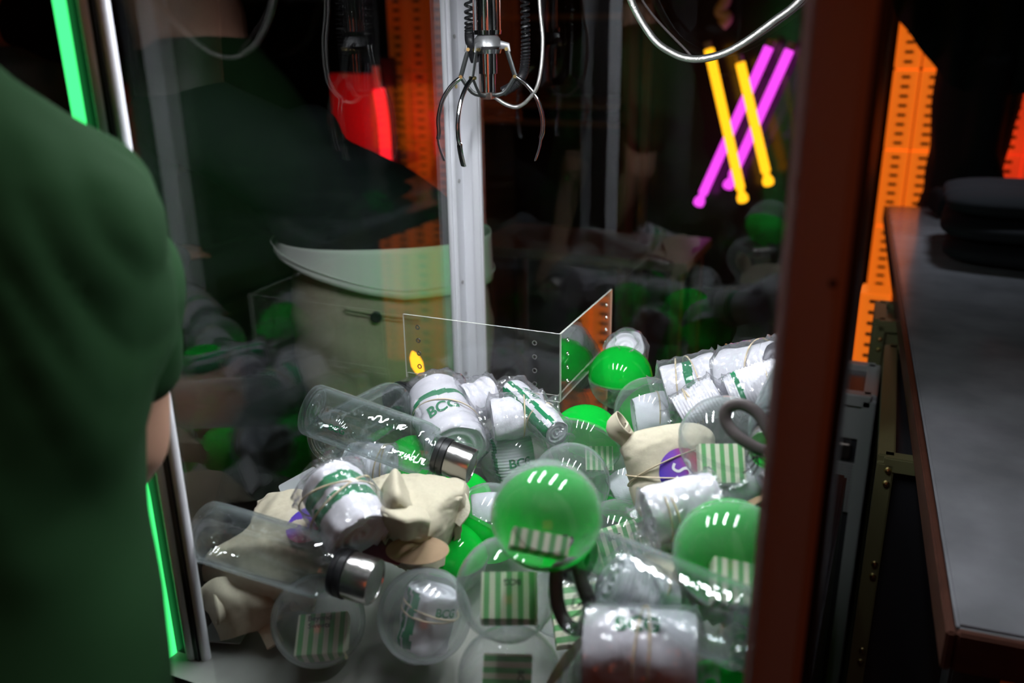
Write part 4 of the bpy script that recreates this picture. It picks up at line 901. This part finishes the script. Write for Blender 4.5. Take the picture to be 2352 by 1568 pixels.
def flight(label, M_, sx, sy, sz, panel, grille=False, cat='flight case'):
    root = thing('flight_case', label, cat, M_.translation); K = dict(parent=root, keep=True)
    MB().obox(M_, (0, 0, 0), (sx, sy, sz), 0, .004).build('body', panel, **K)
    e = MB(); t_ = .012
    for x in (0, sx):
        for y in (0, sy): e.obox(M_, (x - t_, y - t_, -.002), (x + t_, y + t_, sz + .002), 0, .002)
    for z in (0, sz):
        for y in (0, sy): e.obox(M_, (-.003, y - t_, z - t_), (sx + .003, y + t_, z + t_), 0, .002)
        for x in (0, sx): e.obox(M_, (x - t_, -.003, z - t_), (x + t_, sy + .003, z + t_), 0, .002)
    e.build('edge_trim', 'case_grey' if grille else 'olive_panel', **K)
    for k in range(int(sz / .16) + 1):
        for dz in (0, .022):
            for x in ((.0, sx) if not grille else ()):
                MB().lathe([(0, .0055), (.003, .004), (.004, .0001)], 12, 0, M_ @ Matrix.Translation((x + (.004 if x == 0 else -.004), -.012, .05 + k * .16 + dz)) @ Matrix.Rotation(PI / 2, 4, 'X')).build('rivet', 'brass', **K)
    if grille:
        MB().obox(M_, (.01, -.006, .755), (sx - .006, .0, .825), 0, .002).build('name_plate', 'case_grey', **K)
        MB().obox(M_, (.01, -.007, .600), (sx - .004, .0, .705), 0, .002).build('grille', 'diamond_plate', **K)
        MB().obox(M_, (sx - .05, -.014, .715), (sx - .022, -.002, .748), 0, .003).build('latch', 'steel', **K)
    return root
flight('grey flight case with diamond-pattern front, standing behind the machine', Matrix.Translation((-.118, 1.64, 0)), .108, .16, .835, 'black_body', True)
flight('tall olive flight case with brass rivets beside the marble table', Matrix.Translation((-.012, 1.90, 0)) @ Matrix.Rotation(.03, 4, 'Z'), .060, .13, .90, 'olive_panel')
flight('dark riveted case under the edge of the marble table', Matrix.Translation((.025, 1.3, 0)) @ Matrix.Rotation(.02, 4, 'Z'), .150, .5, .88, 'black_body')
def shirt_fold(label, c, sx, sy, sz, rz, seed):
    cr = Crumple(seed, 22, 5); v = []; f = []; n = 60; m_ = 14
    for i in range(m_ + 1):
        t = i / m_; ph = -PI / 2 + PI * t; rr = abs(math.cos(ph)) ** .35; z = sz / 2 * (1 + math.copysign(abs(math.sin(ph)) ** .8, math.sin(ph)))
        for j in range(n):
            a = 2 * PI * j / n; ca, sa = math.cos(a), math.sin(a); k = (abs(ca) ** 6 + abs(sa) ** 6) ** (-1 / 6)
            p = Vector((sx * k * ca * rr, sy * k * sa * rr, z)); p += Vector((ca, sa, .3)) * cr(p * 1. + Vector(c)) * .018; v.append(p)
    for i in range(m_):
        for j in range(n): f.append((i * n + j, i * n + (j + 1) % n, (i + 1) * n + (j + 1) % n, (i + 1) * n + j))
    f.append(tuple(range(n - 1, -1, -1))); f.append(tuple(m_ * n + j for j in range(n)))
    o = link('folded_clothes', mesh('folded_clothes', v, f, 'jacket_black')); o.location = c; o.rotation_euler.z = rz; return tag(o, label, 'clothes', 'black clothes piled on the marble table')
shirt_fold('lowest bundle of folded black clothes on the marble table', (.41, 2.42, .952), .30, .22, .05, -.1, 5)
shirt_fold('middle bundle of folded black clothes on the marble table', (.385, 2.43, 1.004), .29, .21, .05, -.05, 6)
shirt_fold('top bundle of folded black clothes on the marble table', (.38, 2.46, 1.056), .29, .20, .05, .02, 7)
shirt_fold('small dark bundle beyond the folded black clothes', (.13, 2.86, .952), .05, .06, .075, .3, 8)
# ------------------------------------------------------------------ people
def V(*a): return Vector(a)
def head_parts(c, fwd, side):
    c = V(*c); f = V(*fwd).normalized(); s = V(*side).normalized(); z = V(0, 0, 1)
    P = [(c - z * .02, .070, .085, c + z * .045, .072, .088, s), (c - z * .065 + f * .02, .050, .055, c - z * .02 + f * .01, .062, .075, s),
         (c + f * .088 - z * .005, .009, .010, c + f * .100 - z * .030, .014, .012, s), (c + f * .075 - z * .058 - s * .018, .008, .008, c + f * .075 - z * .058 + s * .018, .008, .008, z)]
    for q in (-1, 1): P.append((c + s * q * .072 - z * .02, .008, .016, c + s * q * .080 + z * .015, .007, .018, s))
    return P
def hand_parts(w_, d, side, thumb, s=1.):
    """palm and five curled fingers; w_ wrist, d pointing direction, side across the palm"""
    w_ = V(*w_); d = V(*d).normalized(); x = V(*side); x = (x - d * x.dot(d)).normalized(); nrm = d.cross(x)
    P = [(w_, .026, .018, w_ + d * .085, .040, .014, x)]
    for k, (o_, l_) in enumerate(((-.030, .062), (-.010, .074), (.010, .070), (.029, .055))):
        a = w_ + d * .085 + x * o_; b_ = a + d * l_ * .5 + nrm * .006; c = b_ + d * l_ * .32 + nrm * .018
        P += [(a, .009, .009, b_, .0085, .0085, x), (b_, .0085, .0085, c, .0075, .0075, x)]
    a = w_ + d * .025 + x * thumb * .030; b_ = a + d * .035 + x * thumb * .025 + nrm * .01; c = b_ + d * .028 + nrm * .012
    P += [(a, .012, .012, b_, .010, .010, d), (b_, .010, .010, c, .008, .008, d)]
    return P
# 1 person in the green T-shirt, back to the camera at the left
s = V(.916, .40, 0); fd = V(-.40, .916, 0)
pr = thing('person', 'person in a dark green T-shirt seen from behind at the left edge, arm bent forward', 'person', (-.64, .34, 0))
def edge(x, y, z, a): return (V(x, y, z) - s * a)
tor = [(.78, -.441, .342, .185, .125), (.90, -.442, .349, .180, .12), (1.06, -.440, .368, .180, .115), (1.10, -.457, .388, .176, .112), (1.145, -.479, .408, .174, .112), (1.185, -.492, .425, .176, .115), (1.24, -.497, .451, .180, .118), (1.29, -.497, .475, .184, .12),
       (1.335, -.500, .489, .185, .117), (1.372, -.506, .494, .180, .108), (1.402, -.520, .489, .167, .095), (1.426, -.541, .476, .147, .082), (1.447, -.562, .461, .125, .070), (1.466, -.582, .450, .104, .060), (1.488, -.604, .44, .074, .050)]
rings = [(edge(x, y, z, a), a, b_) for z, x, y, a, b_ in tor]
cx = rings[8][0]; nk = V(rings[-1][0].x, rings[-1][0].y, 1.50)
sleeveR = [(V(-.583, .504, 1.376), .050, .050, V(-.608, .537, 1.28), .054, .054, s), (V(-.606, .537, 1.31), .054, .054, V(-.600, .530, 1.235), .051, .053, s)]
lsh = rings[9][0] - s * .15
sleeveL = [(lsh, .05, .05, lsh + V(-.03, -.02, -.20), .056, .056, s)]
leg = [(V(-.55, .36, .88), .085, .09, V(-.53, .35, .50), .06, .065, s), (V(-.53, .35, .50), .058, .062, V(-.53, .33, .10), .042, .045, s), (V(-.73, .28, .88), .085, .09, V(-.74, .27, .50), .06, .065, s), (V(-.74, .27, .50), .058, .062, V(-.74, .25, .10), .042, .045, s)]
foot = [(V(-.53, .31, .045), .04, .04, V(-.58, .44, .035), .045, .03, s), (V(-.74, .23, .045), .04, .04, V(-.79, .36, .035), .045, .03, s)]
arm = [(V(-.606, .537, 1.31), .044, .044, V(-.612, .52, 1.15), .040, .040, s), (V(-.612, .52, 1.15), .038, .038, V(-.70, .47, .99), .026, .024, s),
       (lsh, .044, .044, lsh + V(-.04, -.01, -.28), .040, .040, s), (lsh + V(-.04, -.01, -.28), .038, .038, lsh + V(-.03, .14, -.44), .026, .024, s)]

parts = [([(c, a * .9, b_ * .88) for c, a, b_ in rings], s), (nk, .052, .055, nk + V(-.01, .01, .08), .05, .055, s)] + arm + leg + foot + head_parts(nk + V(-.02, .03, .16), fd, s)
parts += hand_parts(V(-.70, .47, .99), V(-.45, .1, -.6), V(.6, .6, .2), 1) + hand_parts(lsh + V(-.03, .14, -.44), V(0, .6, -.5), s, 1)
blob('body', parts, 'skin', pr, .009, 5)
frng = random.Random(4)
def folds(p):   # long soft creases running from the shoulder down to the waist
    q = p.dot(s) * 60 + p.z * 34; m_ = math.exp(-((p.z - 1.34) / .085) ** 2) * max(0, min(1, (p.dot(s) + .47) * 9))
    return (math.sin(q + 3.2 * noise.noise(p * 7)) * .5 + noise.noise(p * 13) * 1.1 + noise.noise(p * 30) * .25) * (.55 + .45 * math.sin(p.z * 9 + 2)) + .75 * m_ * (abs(math.sin((p.dot(s) * 2. + p.z) * 50 + 1.5 * noise.noise(p * 9))) ** .7 - .6)
blob('t_shirt', [(rings, s)] + sleeveR + sleeveL, 'shirt_green', pr, .008, 6, folds, .006)
blob('trousers', [(a, b_ * 1.18, c * 1.18, d, e * 1.25, g * 1.25, h) for a, b_, c, d, e, g, h in leg] + [([(rings[0][0] + V(0, 0, .09), .165, .115), (rings[0][0] - V(0, 0, .02), .175, .12)], s)], 'jacket_black', pr, .012, 5)
blob('shoes', [(a, b_ * 1.15, c * 1.15, d, e * 1.15, g * 1.2, h) for a, b_, c, d, e, g, h in foot], 'black_rubber', pr, .010, 3)
hc = nk + V(-.02, .03, .16); blob('hair', [(hc + V(0, 0, .03) - fd * .015, .078, .092, hc + V(0, 0, .06) - fd * .02, .070, .082, s), (hc - fd * .05 - V(0, 0, .04), .06, .04, hc - fd * .05, .07, .05, s)], 'hair_dark', pr, .009, 4, lambda p: noise.noise(p * 60), .004)

# 2 person in khaki trousers behind the far corner, back to the glass
c0 = V(-.965, 1.556, 0); s = V(.86, .50, 0).normalized(); fd = V(-.5, .86, 0).normalized()
pr = thing('person', 'person in khaki trousers, pale shirt tail and black jacket beyond the far post', 'person', c0)
def R3(z, dx, a, b_): return (c0 + s * dx + V(0, 0, z), a, b_)
hip = [R3(.70, 0, .165, .115), R3(.78, .0, .195, .13), R3(.86, .0, .212, .14), R3(.93, 0, .212, .138), R3(1.0, -.005, .200, .128), R3(1.06, -.01, .185, .115)]
up_ = [R3(1.02, -.012, .192, .125), R3(1.10, -.03, .190, .122), R3(1.16, -.075, .186, .122), R3(1.22, -.15, .182, .12), R3(1.275, -.25, .178, .118), R3(1.32, -.31, .165, .115), R3(1.36, -.345, .12, .10), R3(1.40, -.37, .07, .07)]
legs = []
for q in (-1, 1): legs += [(c0 + s * q * .10 + V(0, 0, .78), .105, .115, c0 + s * q * .11 + V(0, 0, .46), .075, .08, s), (c0 + s * q * .11 + V(0, 0, .46), .07, .075, c0 + s * q * .12 + V(0, 0, .08), .055, .06, s)]
shl = c0 + s * -.30 + V(0, 0, 1.29)
arms = []
for q in (-1, 1):
    a = shl + s * q * .16; e_ = a + s * q * .04 + V(0, 0, -.25) + fd * .05; w_ = e_ + fd * .22 + V(0, 0, -.05); arms += [(a, .05, .05, e_, .04, .04, s), (e_, .038, .038, w_, .026, .024, s)]
    if q == -1: wl = w_
    else: wr = w_
nk = c0 + s * -.375 + V(0, 0, 1.40); hd = nk + fd * .05 + V(0, 0, .16)
ft = [(c0 + s * q * .12 + V(0, 0, .045), .04, .04, c0 + s * q * .14 + fd * .16 + V(0, 0, .03), .045, .028, s) for q in (-1, 1)]
blob('body', [([(c, a * .92, b_ * .92) for c, a, b_ in hip[1:]], s), ([(c, a * .9, b_ * .9) for c, a, b_ in up_], s), (nk, .052, .055, nk + fd * .02 + V(0, 0, .08), .05, .055, s)] + [(a, b_ * .85, c * .85, d, e * .85, g * .85, h) for a, b_, c, d, e, g, h in legs] + arms + ft + head_parts(hd, fd, s) + hand_parts(wl, fd, s, 1) + hand_parts(wr, fd, s, -1), 'skin', pr, .010, 5)
tr = blob('trousers', [(hip, s)] + [(a, b_ * 1.02, c * 1.02, d, e * 1.1, g * 1.1, h) for a, b_, c, d, e, g, h in legs], 'khaki', pr, .010, 6, lambda p: noise.noise(V(p.x * 9, p.y * 9, p.z * 22)) + .8 * math.sin(p.z * 34 + p.dot(s) * 26 + 2 * noise.noise(p * 8)) * max(0., min(1, (.93 - p.z) * 9)), .006)
bk = -fd
def onhip(u, z, l=.002):   # point on the seat of the trousers
    a, b_ = .214, .141; y = b_ * math.sqrt(max(0, 1 - (abs(u) / a) ** 2.3)); return c0 + s * u + bk * (y + l) + V(0, 0, z)
MB().tube([onhip(-.09 + .012 * k, .975 - .0022 * k, .004) for k in range(13)], .0028, 6).tube([onhip(-.09 + .012 * k, .967 - .0022 * k, .003) for k in range(13)], .0012, 6).build('back_pocket', 'khaki', tr)
M_ = frame(s, bk).to_4x4(); M_.translation = onhip(-.030, .957, .004); MB().lathe([(-.002, .0001), (-.002, .0115), (.003, .0115), (.005, .009), (.004, .0001)], 24, 0, M_).build('pocket_button', 'black_rubber', tr)
v = []; f = []; n = 120; rows = 8      # pale shirt tail: a band round the hips whose hem sweeps down to the right
for i in range(rows + 1):
    for j in range(n):
        a = 2 * PI * j / n; ca, sa = math.cos(a), math.sin(a); u = ca
        lo = 1.070 if u < -.95 else 1.070 + (.990 - 1.070) * min(1, (u + .95) / 1.05) ** .8; hi = 1.092
        if u > .1: lo = .990 + .004 * (u - .1)
        t_ = i / rows; z = lo * (1 - t_) + hi * t_; g = 1.045 - .02 * t_ + .012 * noise.noise(V(ca * 3, sa * 3, z * 8)) + (.035 * (1 - t_) * max(0, -u))
        q_ = c0 + s * (.212 * g * math.copysign(abs(ca) ** .87, ca) - .006) + V(0, 0, z) + Vector((0, 0, 1)).cross(s) * (.142 * g * math.copysign(abs(sa) ** .87, sa)); v.append(q_)
for i in range(rows):
    for j in range(n): f.append((i * n + j, i * n + (j + 1) % n, (i + 1) * n + (j + 1) % n, (i + 1) * n + j))
o = link('shirt_tail', mesh('shirt_tail', v, f, 'shirt_offwhite'), pr, True); solid(o, .002)
hem = MB().tube([v[j] * 1. + (v[j] - c0 - V(0, 0, v[j].z)) * .012 + V(0, 0, .018) for j in range(n)], .0011, 6, 0, True).build('hem_seam', 'shirt_offwhite', o)
arm_j = [(a, b_ * 1.3, c * 1.3, d, e * 1.35, g * 1.35, h) for a, b_, c, d, e, g, h in arms]
up2 = [(R3(1.080, -.012, .214, .142))] + [(c, a * 1.06, b_ * 1.06) for c, a, b_ in up_[1:]]
blob('jacket', [(up2, s)] + arm_j, 'jacket_black', pr, .010, 5, lambda p: noise.noise(p * 9), .008)
blob('hair', [(hd + V(0, 0, .03) - fd * .015, .080, .094, hd + V(0, 0, .06) - fd * .02, .072, .084, s), (nk - fd * .02 - V(0, 0, .03), .082, .070, hd - fd * .03, .085, .075, s)], 'hair_dark', pr, .010, 4)
blob('shoes', [(a, b_ * 1.15, c * 1.15, d, e * 1.15, g * 1.2, h) for a, b_, c, d, e, g, h in ft], 'black_rubber', pr, .010, 3)

# 3 far person at the upper left corner; 4 person in black behind the table
def simple_person(label, c0, rz, top, hairm, arms_, topname='top', lean=0., scale=1.):
    s = V(math.cos(rz), math.sin(rz), 0); fd = V(-math.sin(rz), math.cos(rz), 0); c0 = V(*c0)
    pr = thing('person', label, 'person', c0)
    tor = [(c0 + V(0, 0, z) + fd * lean * max(0, z - .95), a, b_) for z, a, b_ in ((.86, .17, .115), (.98, .155, .105), (1.1, .155, .105), (1.25, .18, .12), (1.36, .19, .115), (1.42, .16, .09), (1.46, .08, .06))]
    legs = []
    for q in (-1, 1): legs += [(c0 + s * q * .09 + V(0, 0, .88), .09, .095, c0 + s * q * .10 + V(0, 0, .48), .06, .065, s), (c0 + s * q * .10 + V(0, 0, .48), .058, .06, c0 + s * q * .10 + V(0, 0, .08), .042, .045, s)]
    ft = [(c0 + s * q * .10 + V(0, 0, .045), .04, .04, c0 + s * q * .11 + fd * .15 + V(0, 0, .03), .045, .028, s) for q in (-1, 1)]
    nk = tor[-1][0]; hd = nk + V(0, 0, .19) + fd * .03; A = []; H = []
    for q, (e_, w_) in zip((-1, 1), arms_):
        a = tor[4][0] + s * q * .16; e2 = a + V(*e_); w2 = e2 + V(*w_); A += [(a, .047, .047, e2, .038, .038, s), (e2, .036, .036, w2, .025, .023, s)]; H += hand_parts(w2, V(*w_), s, -q)
    blob('body', [([(c, a * .9, b_ * .9) for c, a, b_ in tor], s), (nk, .05, .052, nk + V(0, 0, .1), .048, .052, s)] + legs + ft + A + H + head_parts(hd, fd, s), 'skin', pr, .011, 4)
    blob(topname, [(tor, s)] + [(a, b_ * 1.3, c * 1.3, d, e * 1.3, g * 1.3, h) for a, b_, c, d, e, g, h in A[:4]], top, pr, .011, 5, lambda p: noise.noise(p * 10), .008)
    blob('trousers', [(a, b_ * 1.15, c * 1.15, d, e * 1.3, g * 1.3, h) for a, b_, c, d, e, g, h in legs] + [([(tor[0][0] + V(0, 0, .1), .16, .11), (tor[0][0] - V(0, 0, .05), .175, .12)], s)], 'jacket_black', pr, .012, 5)
    blob('shoes', [(a, b_ * 1.15, c * 1.15, d, e * 1.15, g * 1.2, h) for a, b_, c, d, e, g, h in ft], 'black_rubber', pr, .011, 3)
    blob('hair', [(hd + V(0, 0, .03) - fd * .015, .080, .094, hd + V(0, 0, .06) - fd * .02, .072, .084, s)], hairm, pr, .011, 4)
    return pr
simple_person('dim person in a grey top beyond the light strip, upper left corner', (-2.16, 1.62, 0), .5, 'shirt_grey', 'hair_dark', [((-.05, .0, -.25), (.05, .2, -.05)), ((.05, .08, -.24), (.1, .16, .02))])
simple_person('person dressed in black standing behind the far end of the marble table', (.165, 3.17, 0), 1.75, 'jacket_black', 'hair_dark', [((.0, .02, -.25), (.10, .05, -.2)), ((.0, -.02, -.25), (.1, -.02, -.2))], 'sweater')
P = [(-.13, 1.60), (-.085, 1.50), (-.045, 1.455), (.0, 1.40), (.05, 1.345), (.10, 1.30), (.2, 1.275), (.35, 1.29), (.55, 1.25), (.8, 1.27), (1.0, 1.25)]
ed = crv([(x, 0, z) for x, z in P], 8); v = []; f = []; m_ = 10
for i, e_ in enumerate(ed):
    for k in range(m_ + 1): t_ = k / m_; v.append(V(e_.x, 2.98 + .022 * math.sin(e_.x * 55 + t_ * 1.5) * (1 - .5 * t_), e_.z + (2.4 - e_.z) * t_))
for i in range(len(ed) - 1):
    for k in range(m_): f.append((i * (m_ + 1) + k, (i + 1) * (m_ + 1) + k, (i + 1) * (m_ + 1) + k + 1, i * (m_ + 1) + k + 1))
cu = thing('black_curtain', 'black cloth swag hanging in front of the amber crates, edge slanting down', 'curtain', (.4, 2.98, 2.4))
o = link('cloth', mesh('cloth', v, f, 'jacket_black'), cu, True); solid(o, .003)
MB().tube([(-.4, 2.98, 2.41), (1.1, 2.98, 2.41)], .014, 12).build('rail', 'steel', cu, keep=True)
for x in (-.38, 1.08): MB().tube([(x, 2.98, 2.41), (x, 2.98, 3.2)], .006, 8).build('hanger', 'steel', cu, keep=True)
hp = tag(shirt_fold('round black cap shape in front of the grey-topped person', (-1.44, 1.19, 1.33), .07, .07, .10, 0, 33), None, 'cap'); hp.name = 'black_cap'
bpy.data.objects.remove(hp)
bpy.context.view_layer.update()
